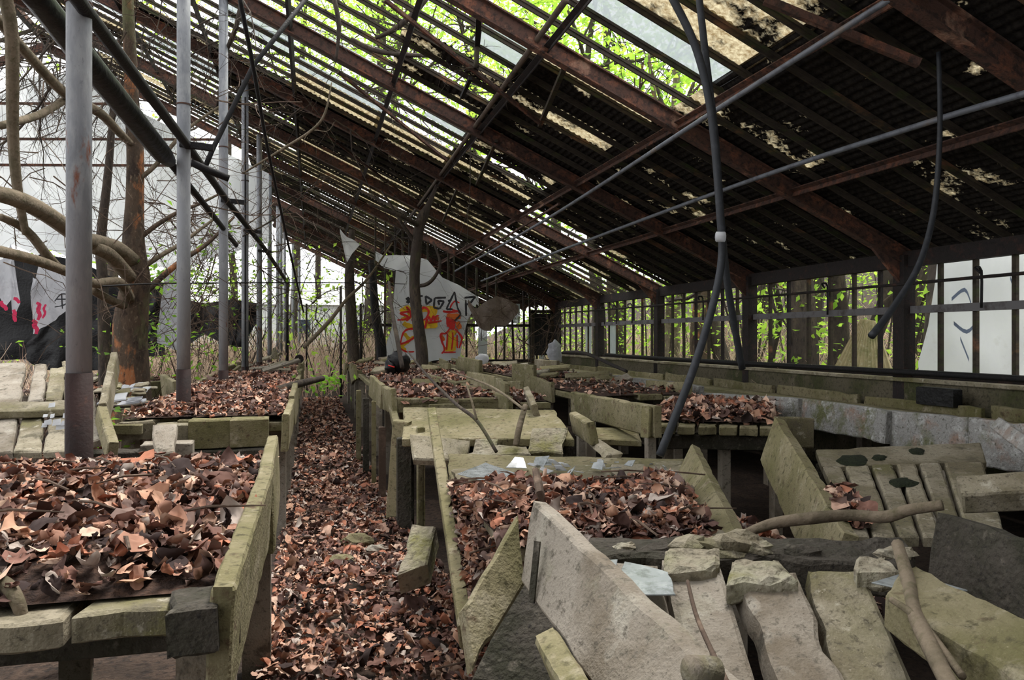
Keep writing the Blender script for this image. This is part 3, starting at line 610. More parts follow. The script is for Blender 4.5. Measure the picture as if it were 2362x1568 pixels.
def leaf_mesh_arrays(pts, size, curl, base, tilt=.5):
    bv, bf = base; M = len(pts)
    sc = size[0] + (size[1] - size[0]) * nr.random(M) ** 1.5
    x = bv[:, 0][None, :] * np.ones((M, 1)); y = bv[:, 1][None, :] * np.ones((M, 1))
    k1 = nr.normal(0, curl, M)[:, None] + 1e-3; k2 = nr.normal(0, curl * .5, M)[:, None] + 1e-3
    z = (1 - np.cos(k1 * y)) / k1 + (1 - np.cos(k2 * x)) / k2 + nr.normal(0, .09, (M, len(bv)))
    y = np.sin(k1 * y) / k1; x = np.sin(k2 * x) / k2
    loc = np.stack([x, y, z], -1) * sc[:, None, None]
    yaw = nr.random(M) * 2 * np.pi; tl = nr.normal(0, tilt, M); td = nr.random(M) * 2 * np.pi
    c, s = np.cos(yaw), np.sin(yaw)
    R1 = np.zeros((M, 3, 3)); R1[:, 0, 0] = c; R1[:, 0, 1] = -s; R1[:, 1, 0] = s; R1[:, 1, 1] = c; R1[:, 2, 2] = 1
    ax = np.stack([np.cos(td), np.sin(td), np.zeros(M)], -1); ct, st = np.cos(tl), np.sin(tl)
    K = np.zeros((M, 3, 3)); K[:, 0, 1] = -ax[:, 2]; K[:, 0, 2] = ax[:, 1]; K[:, 1, 0] = ax[:, 2]; K[:, 1, 2] = -ax[:, 0]; K[:, 2, 0] = -ax[:, 1]; K[:, 2, 1] = ax[:, 0]
    R2 = np.eye(3)[None] + st[:, None, None] * K + (1 - ct)[:, None, None] * (K @ K)
    w = np.einsum('mij,mvj->mvi', R2 @ R1, loc) + pts[:, None, :]
    F = bf[None] + (np.arange(M) * len(bv))[:, None, None]
    return w.reshape(-1, 3), F.reshape(-1, 3), np.repeat(nr.random(M), len(bv))
def tri_object(name, parts, m, parent=None, label=None, cat=None, kind=None, smooth=True):
    V = []; Fc = []; S = []; n = 0
    for v, f, s in parts: V.append(v); Fc.append(f + n); S.append(s); n += len(v)
    V = np.concatenate(V); Fc = np.concatenate(Fc); S = np.concatenate(S)
    lo, hi = V.min(0), V.max(0); org = Vector(((lo[0] + hi[0]) / 2, (lo[1] + hi[1]) / 2, lo[2]))
    me = bpy.data.meshes.new(name); me.vertices.add(len(V)); me.vertices.foreach_set('co', (V - np.array(org)).astype(np.float32).ravel())
    me.loops.add(len(Fc) * 3); me.loops.foreach_set('vertex_index', Fc.astype(np.int32).ravel())
    me.polygons.add(len(Fc)); me.polygons.foreach_set('loop_start', np.arange(0, len(Fc) * 3, 3, dtype=np.int32)); me.polygons.foreach_set('loop_total', np.full(len(Fc), 3, dtype=np.int32))
    if smooth: me.polygons.foreach_set('use_smooth', np.ones(len(Fc), dtype=bool))
    me.update(); me.validate()
    at = me.attributes.new('shade', 'FLOAT', 'POINT'); at.data.foreach_set('value', S.astype(np.float32))
    me.materials.append(m); o = bpy.data.objects.new(name, me); COL.objects.link(o)
    if parent: o.parent = parent; o.location = org - wloc(parent)
    else: o.location = org
    return tag(o, label, cat, None, kind)
# shared meshes for the leaves that show largest
big_leaf = []
for k in range(10):
    v, f, s = leaf_mesh_arrays(np.zeros((1, 3)), (1, 1), [.8, 1.4, 1.1, 2.2, 2.8][k % 5], LB[k % 3], 0)
    me = bpy.data.meshes.new('leaf'); me.from_pydata([tuple(p) for p in v], [], [tuple(q) for q in f]); me.update(); me.materials.append(LEAF)
    me.polygons.foreach_set('use_smooth', [True] * len(me.polygons)); big_leaf.append(me)
def bil(q, s, t): return q[0] * (1 - s) * (1 - t) + q[1] * s * (1 - t) + q[2] * s * t + q[3] * (1 - s) * t
def litter(label, quad, n, size=(.03, .075), nbig=0, mound=.04, simple=False, near=False, soil=True, bigsize=(.05, .085), twigs=0):
    q = [np.array(Vector(p)) for p in quad]; c = sum(q) / 4
    e = empty('leaf_litter', tuple(c), label, 'leaf litter')
    def hz(s, t, p):
        edge = min(1, min(s, 1 - s, t, 1 - t) * 8)
        return mound * edge * (.55 + .9 * noise.noise(Vector((p[0] * 3, p[1] * 3, .5))))
    if soil:
        def fn(s, t):
            p = bil(q, s, t); return (p[0], p[1], p[2] + hz(s, t, p) + .004)
        mk('leaf_mould', G().grid(fn, 28, 28), SOIL, e, smooth=True)
    def samp(M):
        st = nr.random((M, 2)); out = np.zeros((M, 3))
        for i in range(M):
            s, t = st[i]; p = bil(q, s, t); out[i] = (p[0], p[1], p[2] + hz(s, t, p) + .008 + .035 * nr.random())
        return out
    parts = []
    bases = LS if simple else LB if near else LM
    for b in bases: parts.append(leaf_mesh_arrays(samp(n // len(bases)), size, 2.1, b, .7))
    tri_object('leaf_carpet', parts, LEAF, e, kind='stuff')
    for i in range(nbig):
        p = samp(1)[0]; o = bpy.data.objects.new('leaf', big_leaf[rng.randrange(10)]); COL.objects.link(o); o.parent = e
        o.location = Vector(p) + Vector((0, 0, .02)) - wloc(e); o.scale = [rng.uniform(*bigsize)] * 3; o.rotation_euler = (rng.gauss(0, .4), rng.gauss(0, .4), rng.uniform(0, 6.3))
    for i in range(twigs):
        p = Vector(samp(1)[0]) + Vector((0, 0, .025)); a = rng.uniform(0, 6.3); L = rng.uniform(.08, .3)
        d = Vector((math.cos(a), math.sin(a), rng.uniform(-.05, .15))) * L; k = Vector((rng.uniform(-.02, .02), rng.uniform(-.02, .02), .01))
        mk('twig', G().tube([p - d / 2, p + k, p + d / 2], [.004, .0045, .002], 5), TWIG, e)
    return e
# ------------------------------------------------------------------ benches
def planks(parent, x0, x1, y0, y1, z, w, t=.055, m=CONC, jit=.05, tilt=0, gap=.012, miss=(), dz=0):
    x = x0; k = 0
    while x < x1 - .05:
        xe = min(x + w, x1)
        if k not in miss:
            a = rng.uniform(-jit, jit); b = rng.uniform(-jit, jit); c = rng.uniform(-.012, .012) - (rng.random() < .15) * .03
            mk('plank', G().slab([(x, y0 + a, z + c + dz), (xe - gap, y0 + a + rng.uniform(-.02, .02), z + c + dz), (xe - gap, y1 + b, z + c + tilt), (x, y1 + b, z + c + tilt)], t, 4, 10, .003, .03, rng.randrange(9999)), m, parent)
        x = xe; k += 1
def leg(parent, x, y, z0, z1, w=.12, d=.09, m=CONCG):
    mk('leg', G().slab([(x - w / 2, y - d / 2, z1), (x + w / 2, y - d / 2, z1), (x + w / 2, y + d / 2, z1), (x - w / 2, y + d / 2, z1)], z1 - z0, 2, 2, .003, .012, rng.randrange(9999)), m, parent)
def sidebd(parent, a, b, h, t=.045, lean=0, m=CONCM, name='side_board', chip=.02):
    return mk(name, G().board(a, b, h, t, lean, rng.randrange(9999), 8, 3, chip), m, parent)
def px_board(name, a, b, h, t, m, label, lean=0, cat='board', parent=None, chip=.012, group=None):
    """a, b = (u, v, d) ends of the upper edge"""
    return mk(name, G().board(P(a[0], a[1], d=a[2]), P(b[0], b[1], d=b[2]), h, t, lean, rng.randrange(9999), 10, 4, chip), m, parent, label if parent is None else None, cat if parent is None else None, group)
def px_slab(name, q, t, m, label=None, cat='slab', parent=None, nx=8, ny=8, amp=.004, chip=.03, holes=(), seed=None):
    """q = four (u, v, d) corners: near-left, near-right, far-right, far-left of the upper face"""
    return mk(name, G().slab([P(u, v, d=d) for u, v, d in q], t, nx, ny, amp, chip, rng.randrange(9999) if seed is None else seed, .008, holes), m, parent, label if parent is None else None, cat if parent is None else None)
ZB = .88
# --- near left bench
b1 = empty('growing_bench', (-1, 2.8, 0), 'near left concrete growing bench heaped with brown leaves', 'bench')
planks(b1, -2.12, -.15, 1.78, 3.72, ZB, .205, .062, CONC, .03, gap=.016)
leg(b1, -.235, 1.93, -.05, .815, .125, .1); leg(b1, -.235, 3.6, -.05, .815); leg(b1, -1.6, 1.98, -.05, .815); leg(b1, -1.6, 3.6, -.05, .815); leg(b1, -.95, 3.6, -.05, .815)
mk('bearer', G().slab([(-2.1, 1.9, .818), (-.16, 1.9, .818), (-.16, 2.0, .818), (-2.1, 2.0, .818)], .08, 12, 2, .003, .01, 2), CONCD, b1)
mk('bearer', G().slab([(-2.1, 3.5, .818), (-.16, 3.5, .818), (-.16, 3.6, .818), (-2.1, 3.6, .818)], .08, 12, 2, .003, .01, 4), CONCD, b1)
sidebd(b1, (-.155, 1.72, .93), (-.13, 2.85, .985), .27, .05, .06); sidebd(b1, (-.135, 2.88, .985), (-.155, 3.85, .995), .3, .05, -.03)
mk('added_back_board', G().slab([(-2.1, 3.62, .1), (-.3, 3.62, .1), (-.3, 3.62, .8), (-2.1, 3.62, .8)], .05, 8, 4, .003, .02, 6), CONCD, b1)  # board added under the bench to keep its floor dark
mk('added_outer_board', G().slab([(-2.1, 1.85, .0), (-2.1, 3.65, .0), (-2.1, 3.65, .95), (-2.1, 1.85, .95)], .05, 8, 4, .003, .02, 7), CONCM, b1)  # added board, out of view, stops skylight from the left
mk('corner_stub', G().slab([(-.3, 1.7, .895), (-.19, 1.7, .9), (-.19, 1.86, .9), (-.3, 1.86, .895)], .1, 3, 3, .006, .03, 8), CONCD, b1)
litter('deep heap of curled brown leaves on the near left bench', [(-2.12, 1.83, ZB), (-.19, 1.86, ZB), (-.19, 3.74, ZB), (-2.12, 3.74, ZB)], 5200, (.012, .046), 85, .085, near=True, bigsize=(.038, .07), twigs=34)
px_slab('glass_shard', [(40, 1362, 1.8), (200, 1362, 1.8), (180, 1336, 1.9), (20, 1340, 1.9)], .004, SHARD, 'long glass shard on the front edge of the near left bench', 'glass', nx=1, ny=1, amp=0, chip=.02)
tubething('bent_stick', [P(-20, 1330, d=1.7), P(20, 1355, d=1.66), P(45, 1400, d=1.64), P(60, 1470, d=1.64)], [.016, .016, .014, .008], BARKP, 'bent grey stick hooked over the left bench corner', 'stick')
tubething('wire_hook', [P(328, 1400, d=1.78), P(330, 1450, d=1.78), P(335, 1472, d=1.78), P(326, 1490, d=1.78), P(314, 1482, d=1.78)], .003, TWIG, 'small wire hook hanging under the near left bench', 'hook')
px_slab('concrete_lump', [(68, 1200, 2.3), (180, 1205, 2.3), (165, 1178, 2.4), (75, 1170, 2.4)], .05, CONCM, 'mossy broken tile sunk in the left bench leaves', 'lump')
# --- second left bench
b2 = empty('growing_bench', (-.7, 9, 0), 'second left bench, leaf covered, with pipe posts rising through it', 'bench')
planks(b2, -1.32, -.16, 5.9, 12.0, ZB - .02, .2, .07, CONCM, .12)
for y in (6.1, 7.6, 9.1, 10.6, 11.9):
    leg(b2, -.25, y, -.05, .8); leg(b2, -1.25, y, -.05, .8)
for k, (xa, xb, za, h, yy, m) in enumerate([(-1.3, -1.05, .86, .12, 5.86, CONC), (-1.06, -.84, .84, .14, 5.82, CONC), (-.83, -.55, .87, .2, 5.78, CONCM), (-.56, -.3, .87, .2, 5.78, CONCM), (-1.1, -.78, .74, .13, 5.6, CONCG), (-1.55, -1.05, .7, .2, 5.55, CONCD), (-1.0, -.25, .66, .1, 5.75, CONCD)]):
    mk('end_block', G().slab([(xa, yy, za), (xb, yy + .02, za), (xb, yy + .14, za + .01), (xa, yy + .14, za + .01)], h, 4, 3, .008, .04, k + 50), m, b2)
for (ya, yb, z, ln) in [(5.6, 6.9, .92, .05), (7.0, 8.2, .95, -.05), (8.3, 9.6, .97, .08), (9.8, 11.2, .96, 0), (11.4, 12.6, .98, -.08)]:
    sidebd(b2, (-.15, ya, z), (-.14, yb, z + rng.uniform(-.03, .05)), .26, .05, ln)
litter('brown leaf layer on the second left bench around the posts', [(-1.28, 5.95, ZB), (-.2, 5.95, ZB), (-.2, 12.0, ZB), (-1.28, 12.0, ZB)], 5200, (.014, .046), 25, .06, twigs=14)
px_slab('leaning_block', [(348, 1048, 4.9), (400, 1048, 4.9), (408, 975, 5.15), (352, 978, 5.15)], .05, CONCG, 'short concrete block leaning on the front of the second left bench', 'block')
for k, (a, b, h, lab, ln) in enumerate([((365, 925, 7.6), (408, 918, 7.4), .2, 'square mossy board end beside the second pipe post', 0), ((425, 905, 8.2), (490, 862, 9.6), .2, 'mossy board slanting up right of the second pipe post', 0), ((368, 862, 9.0), (398, 880, 8.2), .26, 'pointed mossy board left of the second pipe post', .1),
        ((530, 862, 12), (556, 842, 13), .2, 'small mossy board right of the third pipe post', 0), ((300, 945, 7.2), (330, 882, 8.6), .2, 'narrow tilted pale board left of the pale rubble', .2)]):
    px_board('fallen_board', a, b, h, .05, CONCM, lab, ln)
px_board('fallen_board', (255, 812, 6.0), (226, 930, 5.0), .17, .05, CONC, 'tall pale board leaning up right behind the nearest post', .08)
px_board('fallen_board', (224, 935, 5.0), (250, 1020, 4.5), .12, .06, CONCM, 'dark faced board dipping right of the nearest post', -.1)
tubething('fallen_branch', [P(560, 912, d=7.6), P(625, 903, d=7.9), P(690, 885, d=8.2), P(745, 872, d=8.6)], [.035, .045, .04, .03], BARKD, 'dark fallen branch lying across the second left bench', 'branch')
tubething('fallen_branch', [P(255, 937, d=6.6), P(300, 936, d=6.8), P(365, 925, d=7)], [.012, .014, .008], BARKD, 'thin dark twig over the pale rubble', 'branch')
# pale plaster rubble
pr = empty('rubble_heap', tuple(P(300, 930, d=8)), 'heap of pale plaster scraps left of the second bench', 'rubble')
for k in range(26):
    p = P(rng.uniform(245, 345), rng.uniform(888, 955), d=rng.uniform(7.2, 8.4)); r = rng.uniform(.05, .14)
    mk('scrap', G().slab([p + Vector((-r, -r, 0)), p + Vector((r, -r * .7, rng.uniform(-.02, .04))), p + Vector((r * .8, r, rng.uniform(0, .06))), p + Vector((-r, r * .8, .02))], .02, 2, 2, .006, .03, k), rng.choice([LICH, WHITEP, CONC]), pr)
# --- collapsed plank bench at far left
cb = empty('collapsed_bench', tuple(P(80, 1000, d=6)), 'collapsed bench of pale concrete planks sloping down at the left edge', 'bench')
for k, (q) in enumerate([[(-60, 1045, 4.6), (28, 1042, 4.6), (60, 835, 6.6), (-10, 838, 6.6)], [(30, 1042, 4.6), (95, 1042, 4.6), (102, 925, 5.6), (62, 925, 5.6)], [(98, 1042, 4.6), (168, 1040, 4.6), (165, 920, 5.6), (120, 922, 5.6)],
        [(62, 925, 5.65), (100, 922, 5.65), (108, 838, 6.7), (78, 838, 6.7)], [(104, 920, 5.6), (145, 920, 5.6), (150, 845, 6.5), (115, 848, 6.5)], [(148, 918, 5.6), (185, 918, 5.6), (178, 832, 6.8), (140, 832, 6.8)], [(180, 1030, 4.7), (235, 1010, 4.8), (215, 900, 6.0), (178, 905, 5.9)]]):
    px_slab('plank', q, .05, CONC if k % 3 else CONCG, parent=cb, nx=4)
mk('cross_plank', G().slab([P(-60, 952, d=5.1), P(170, 942, d=5.2), P(170, 922, d=5.4), P(-60, 930, d=5.35)], .05, 12, 2, .006, .03, 3), CONC, cb)
px_board('end_board', (-30, 940, 6.2), (30, 838, 7.0), .1, .04, TWIG, None, .3, parent=cb)
litter('thin leaf litter on the ground by the collapsed left bench', [(-5, 4.2, .02), (-1.3, 4.2, .02), (-1.5, 11.5, .02), (-5, 11.5, .02)], 1800, (.04, .09), 0, .06, simple=True, soil=False, twigs=8)
pw = empty('plaster_scraps', tuple(P(140, 960, d=5.0)), 'white flakes scattered on the sloping planks', 'scraps')
for k in range(9):
    p = P(rng.uniform(100, 165), rng.uniform(935, 985), d=4.95); r = rng.uniform(.015, .035)
    mk('flake', G().slab([p + Vector((-r, 0, -r * .6)), p + Vector((r, -.01, -r * .4)), p + Vector((r * .7, .02, r)), p + Vector((-r, .02, r * .7))], .004, 1, 1, .002, .01, k, .001), WHITEP, pw)
# --- aisle
litter('trodden brown leaf carpet along the aisle between the benches', [(-.25, 1.2, .0), (.95, 1.2, .0), (.62, 8.0, .0), (-.2, 8.0, .0)], 8500, (.014, .046), 70, .06, near=True, soil=False, twigs=40, bigsize=(.045, .075))
litter('far end of the leafy aisle fading between the benches', [(-.2, 8.0, .0), (.62, 8.0, .0), (.6, 19, .0), (-.2, 19, .0)], 4200, (.02, .055), 0, .04, simple=True, soil=False, twigs=4)
# --- right row (R): collapsed bench with glass and leaves
r2_ = empty('growing_bench', (1.4, 4, 0), 'sagging bench right of the aisle heaped with leaves and glass', 'bench')
quad = [P(1170, 1262, d=2.75), P(1700, 1250, d=2.75), P(1580, 1062, d=4.9), P(1035, 1075, d=4.9)]
for k in range(6):
    s0, s1 = k / 6, (k + 1) / 6 - .01
    bq = [np.array(p) for p in quad]
    mk('plank', G().slab([Vector(bil(bq, s0, 0)), Vector(bil(bq, s1, 0)), Vector(bil(bq, s1, 1)), Vector(bil(bq, s0, 1))], .055, 4, 8, .004, .03, 70 + k), CONC, r2_)
mk('back_slab', G().slab([P(1030, 1110, d=4.55), P(1575, 1085, d=4.55), P(1580, 1058, d=5.0), P(1030, 1045, d=5.1)], .05, 16, 5, .006, .04, 22), CONCM, r2_)
mk('side_board', G().slab([P(1562, 1092, d=4.5), P(1645, 1262, d=2.78), P(1702, 1240, d=2.8), P(1594, 1022, d=4.55)], .06, 8, 4, .003, .012, 91), CONCM, r2_)
for (u, v, d) in [(1680, 1210, 3.1), (1100, 1060, 4.8), (1560, 1075, 4.7)]:
    p = P(u, v, d=d); leg(r2_, p.x, p.y, -.05, p.z - .06)
lq = [P(1172, 1262, d=2.75), P(1650, 1252, d=2.75), P(1572, 1128, d=3.8), P(1052, 1138, d=3.8)]
litter('curled russet leaves filling the sagging right bench', lq, 3000, (.014, .048), 75, .075, near=True, bigsize=(.035, .06), twigs=26)
litter('leaf slope spilling from the sagging bench down to the aisle', [P(1062, 1480, d=3.1), P(1290, 1450, d=2.5), P(1260, 1235, d=2.9), P(1040, 1120, d=4.1)], 1500, (.016, .052), 20, .05, near=True, bigsize=(.04, .06), twigs=10)
sh_lab = ['largest flat glass shard on the sagging right bench', 'upright glass shard just right of the largest one']
px_slab('glass_shard', [(1055, 1092, 4.16), (1160, 1120, 3.86), (1194, 1092, 4.16), (1120, 1066, 4.5)], .005, SHARD, sh_lab[0], 'glass', nx=1, ny=1, amp=0, chip=.01)
px_slab('glass_shard', [(1165, 1078, 4.3), (1217, 1080, 4.3), (1207, 1055, 4.38), (1188, 1052, 4.38)], .005, SHARD, sh_lab[1], 'glass', nx=1, ny=1, amp=0, chip=.01)
for k in range(30):
    u = rng.uniform(1230, 1570); v = 1068 + rng.uniform(0, 70) * (.4 + .6 * (u > 1420)); d = 1800 * .735 / (v - 778); s = rng.uniform(10, 34) / FP * d / 1.4
    p = P(u, v - 4, d=d); a = rng.uniform(0, 6.3); tl = rng.uniform(.0, .9)
    ex = Vector((math.cos(a), math.sin(a), 0)) * s; ey = Vector((-math.sin(a) * math.cos(tl), math.cos(a) * math.cos(tl), math.sin(tl))) * s
    mk('glass_shard', G().slab([p - ex * rng.uniform(.6, 1) - ey * .2, p + ex * rng.uniform(.3, 1) - ey * .3, p + ex * rng.uniform(.2, 1) + ey, p - ex * rng.uniform(.2, .8) + ey * rng.uniform(.5, 1.1)], .004, 1, 1, 0, .004, k, .0008), SHARD if k % 3 else WHITEP, None, 'small broken glass piece among the leaves of the sagging right bench', 'glass', 'broken glass on the sagging right bench')
# boards along the right side of the aisle
px_board('aisle_board', (985, 940, 5.2), (1056, 1445, 2.95), .11, .06, CONCM, 'long mossy board leaning from the bench down to the aisle floor', .1)
px_board('aisle_board', (887, 892, 8.0), (912, 1000, 6.0), .1, .06, CONCM, 'mossy plank standing behind the near aisle stake', .1)
mk('aisle_stake', G().slab([P(888, 1196, d=5.9), P(922, 1196, d=5.85), P(942, 975, d=5.75), P(905, 968, d=5.8)], .07, 3, 8, .004, .02, 31), CONCM, None, 'broad mossy concrete stake standing at the aisle edge', 'stake')
for k, (u, w, v0, v1, d, m, lab) in enumerate([(975, 24, 985, 1140, 5.6, CONCM, 'dark gapped stake right behind the broad one'), (950, 14, 1000, 1160, 5.9, CONCD, 'dark stake tight behind the broad mossy one'), (862, 12, 925, 1085, 7.4, CONCM, 'slim upright bench leg bordering the aisle'), (845, 14, 918, 1060, 8.2, CONCD, 'dark bench leg bordering the aisle, second of the slim ones'), (828, 12, 900, 1040, 9, CONCM, 'third slim bench leg bordering the aisle'),
        (882, 16, 985, 1090, 6.8, TWIG, 'brown slanted plank end at the aisle border'), (1255, 20, 0, 0, 0, None, '')]):
    if m is None: continue
    a = P(u, v0, d=d); ww = w / FP * d / 2
    mk('bench_stake', G().slab([(a.x - ww, a.y, a.z), (a.x + ww, a.y, a.z), (a.x + ww, a.y + .08, a.z), (a.x - ww, a.y + .08, a.z)], a.z + .05, 2, 2, .004, .02, k), m, None, lab, 'stake')
px_slab('concrete_block', [(915, 1325, 3.9), (985, 1300, 3.95), (1005, 1212, 4.2), (950, 1205, 4.25)], .14, LICH, 'rough broken concrete block lying in the aisle leaves', 'block', chip=.04, amp=.012)
for k, (u, v, s, lab) in enumerate([(825, 1248, 38, 'flat mossy stone in the aisle left of the block'), (785, 1295, 34, 'dark mossy stone low in the aisle'), (868, 1268, 24, 'pale stone just left of the broken block'), (878, 1210, 16, 'small stone at the foot of the broad stake')]):
    p = P(u, v, z=.06); r = s / FP * p.dot(FW)
    mk('stone', G().blob(p, (r, r * .8, r * .5), 10, 7, .2, k), CONCM if k != 2 else CONCG, None, lab, 'stone')
# --- third right bench: broken tilted slab
r3_ = empty('growing_bench', tuple(P(1130, 1000, d=5.6)), 'broken bench slab tilted toward the camera with a dark slot', 'bench')
mk('tilted_slab', G().slab([P(925, 1012, d=5.45), P(1325, 1012, d=5.45), P(1280, 945, d=6.2), P(930, 938, d=6.3)], .06, 18, 6, .006, .03, 41), CONCM, r3_)
px_slab('lower_slab', [(950, 1060, 5.25), (1080, 1060, 5.25), (1085, 1012, 5.4), (945, 1000, 5.45)], .06, CONC, parent=r3_)
px_slab('lower_slab', [(1212, 1046, 5.3), (1300, 1046, 5.3), (1310, 985, 5.55), (1225, 985, 5.55)], .07, LICH, parent=r3_, amp=.012)
px_slab('lower_slab', [(1090, 1046, 5.3), (1145, 1046, 5.3), (1148, 1010, 5.42), (1095, 1010, 5.42)], .07, LICH, parent=r3_, amp=.012)
px_slab('slot_shade_slab', [(950, 1052, 5.5), (1310, 1052, 5.5), (1310, 1005, 5.75), (950, 1005, 5.75)], .03, CONCD, parent=r3_)  # dark slab standing in for the shade inside the slot
px_slab('rim', [(1060, 1050, 5.15), (1225, 1046, 5.15), (1215, 1030, 5.3), (1150, 1024, 5.3)], .06, LICH, parent=r3_, amp=.012)
px_board('side_board', (1312, 952, 5.9), (1352, 975, 5.2), .16, .06, CONCM, None, .2, parent=r3_)
for (u, v, d) in [(935, 1000, 5.6), (1320, 1000, 5.6), (1270, 940, 6.4), (1110, 1000, 5.7)]:
    p = P(u, v, d=d); leg(r3_, p.x, p.y + .1, -.05, p.z - .04, .1, .08, CONCD)
tubething('bare_stick', [P(1190, 1028, d=5.2), P(1198, 985, d=5.25), P(1212, 935, d=5.4)], [.022, .022, .018], BARKP, 'short grey stick standing out of the broken slab slot', 'stick')
tubething('bare_stick', [P(1145, 1042, d=5.1), P(1100, 970, d=5.3), P(1050, 930, d=5.6), P(985, 865, d=6.6), P(940, 810, d=8)], [.012, .013, .012, .01, .007], BARKD, 'long dark twig arching from the broken slab to the black bag', 'stick')
tubething('bare_stick', [P(1210, 945, d=5.2), P(1130, 890, d=6), P(1040, 857, d=7.2)], [.009, .01, .006], BARKP, 'long pale twig slanting over the middle benches', 'stick')
tubething('bare_stick', [P(1100, 968, d=5.25), P(1088, 925, d=5.3), P(1075, 885, d=5.4)], [.008, .008, .005], BARKP, 'thin upright twig forking over the tilted slab', 'stick')
px_board('fallen_board', (1206, 893, 6.6), (1224, 935, 6.0), .14, .05, CONC, 'small upright board end behind the tilted slab', .3)
# --- boxed bench corner and leafy benches in the middle right
r5_ = empty('growing_bench', (2.4, 6, 0), 'bench box with a long mossy side board in the middle right', 'bench')
px_board('side_board', (1316, 903, 6.9), (1508, 937, 5.2), .21, .06, CONCM, None, 0, parent=r5_)
px_board('end_board', (1500, 937, 5.2), (1522, 938, 5.3), .21, .07, CONCM, None, 0, parent=r5_)
p = P(1500, 1005, d=5.3); leg(r5_, p.x, p.y, -.05, p.z + .02, .06, .06); p = P(1340, 960, d=6.6); leg(r5_, p.x, p.y, -.05, p.z, .06, .06)
px_slab('floor_slab', [(1360, 1010, 5.6), (1480, 1016, 5.5), (1470, 985, 6.0), (1350, 985, 6.0)], .05, CONCM, parent=r5_)
px_slab('fallen_slab', [(1355, 1000, 5.4), (1400, 1048, 5.0), (1440, 1044, 5.0), (1365, 1002, 5.5)], .05, CONC, parent=r5_)
rr2 = empty('growing_bench', (3.3, 6.4, 0), 'leaf filled bench behind the black gap on the middle right', 'bench')
q = [P(1515, 982, d=5.4), P(1800, 988, d=5.5), P(1790, 930, d=7.2), P(1530, 925, d=7.2)]
bq = [np.array(p) for p in q]
for k in range(6):
    mk('plank', G().slab([Vector(bil(bq, k / 6, 0)), Vector(bil(bq, (k + 1) / 6 - .015, 0)), Vector(bil(bq, (k + 1) / 6 - .015, 1)), Vector(bil(bq, k / 6, 1))], .06, 4, 6, .004, .03, 80 + k), CONCM, rr2)
mk('bearer', G().slab([P(1520, 1003, d=5.5), P(1795, 1008, d=5.6), P(1795, 1000, d=5.75), P(1520, 996, d=5.65)], .1, 12, 2, .004, .02, 8), CONCD, rr2)
for u in (1540, 1670, 1790):
    p = P(u, 1005, d=5.7); leg(rr2, p.x, p.y, -.05, p.z - .02, .07, .07)
litter('dark reddish leaves on the bench behind the black gap', [P(1522, 972, d=5.6), P(1790, 976, d=5.6), P(1780, 934, d=7.0), P(1535, 930, d=7.0)], 700, (.03, .07), 14, .06, twigs=4)
# whitewashed curb boards of the wall side row
cu = empty('curb_row', (4.1, 9, 0), 'row of whitewashed concrete curb boards facing the right wall benches', 'curb')
cb_x = [(1850, 918, 2045, 945, .25), (2048, 946, 2230, 962, .27), (2232, 962, 2420, 985, .3), (1615, 905, 1840, 918, .19), (1535, 878, 1612, 890, .17), (1440, 868, 1540, 880, .2), (1340, 860, 1436, 866, .2), (1236, 852, 1338, 858, .18)]
for k, (u0, v0, u1, v1, h) in enumerate(cb_x):
    zt = .96
    a, b = P(u0, v0, z=zt), P(u1, v1, z=zt)
    a.x = b.x = 4.1 + .06 * (k % 3)
    # keep the boards on the row line while reaching the same ends
    a = P(u0, v0, X=4.08 + .05 * (k % 2)); b = P(u1, v1, X=4.08 + .05 * (k % 2))
    sidebd(cu, a, b, h, .07, rng.uniform(-.06, .06), CURB, 'curb_board', .025)
for y in (4.5, 6.2, 8, 10, 12.5):
    leg(cu, 4.25, y, -.05, .72, .1, .12)
wb = empty('growing_bench', (5.0, 10, 0), 'long bench between the whitewashed curb and the right wall', 'bench')
planks(wb, 4.3, 5.75, 3.6, 18.5, .74, .36, .06, CONCM, .02)
for y in (4, 7, 10, 13, 16): leg(wb, 5.6, y, -.05, .68); leg(wb, 4.5, y, -.05, .68)
for k in range(9):
    y = 4 + k * 1.6
    sidebd(wb, (5.72, y, .84), (5.72, y + 1.5, .84 + rng.uniform(-.02, .03)), .16, .05, rng.uniform(-.1, .1), CONCM)
# --- slotted panel bench on the right
rr1 = empty('growing_bench', (2.8, 3.8, 0), 'tilted concrete bench panel with narrow slots at the right', 'bench')
px_board('side_board', (1786, 962, 4.9), (1945, 1228, 3.2), .3, .07, CONCM, None, -.28, parent=rr1)
px_board('end_board', (1795, 962, 4.95), (1880, 962, 5.0), .2, .06, CONC, None, .0, parent=rr1)
Q = [P(1965, 1235, d=3.25), P(2330, 1240, d=3.25), P(2262, 1020, d=4.7), P(1880, 1035, d=4.7)]
bq = [np.array(p) for p in Q]
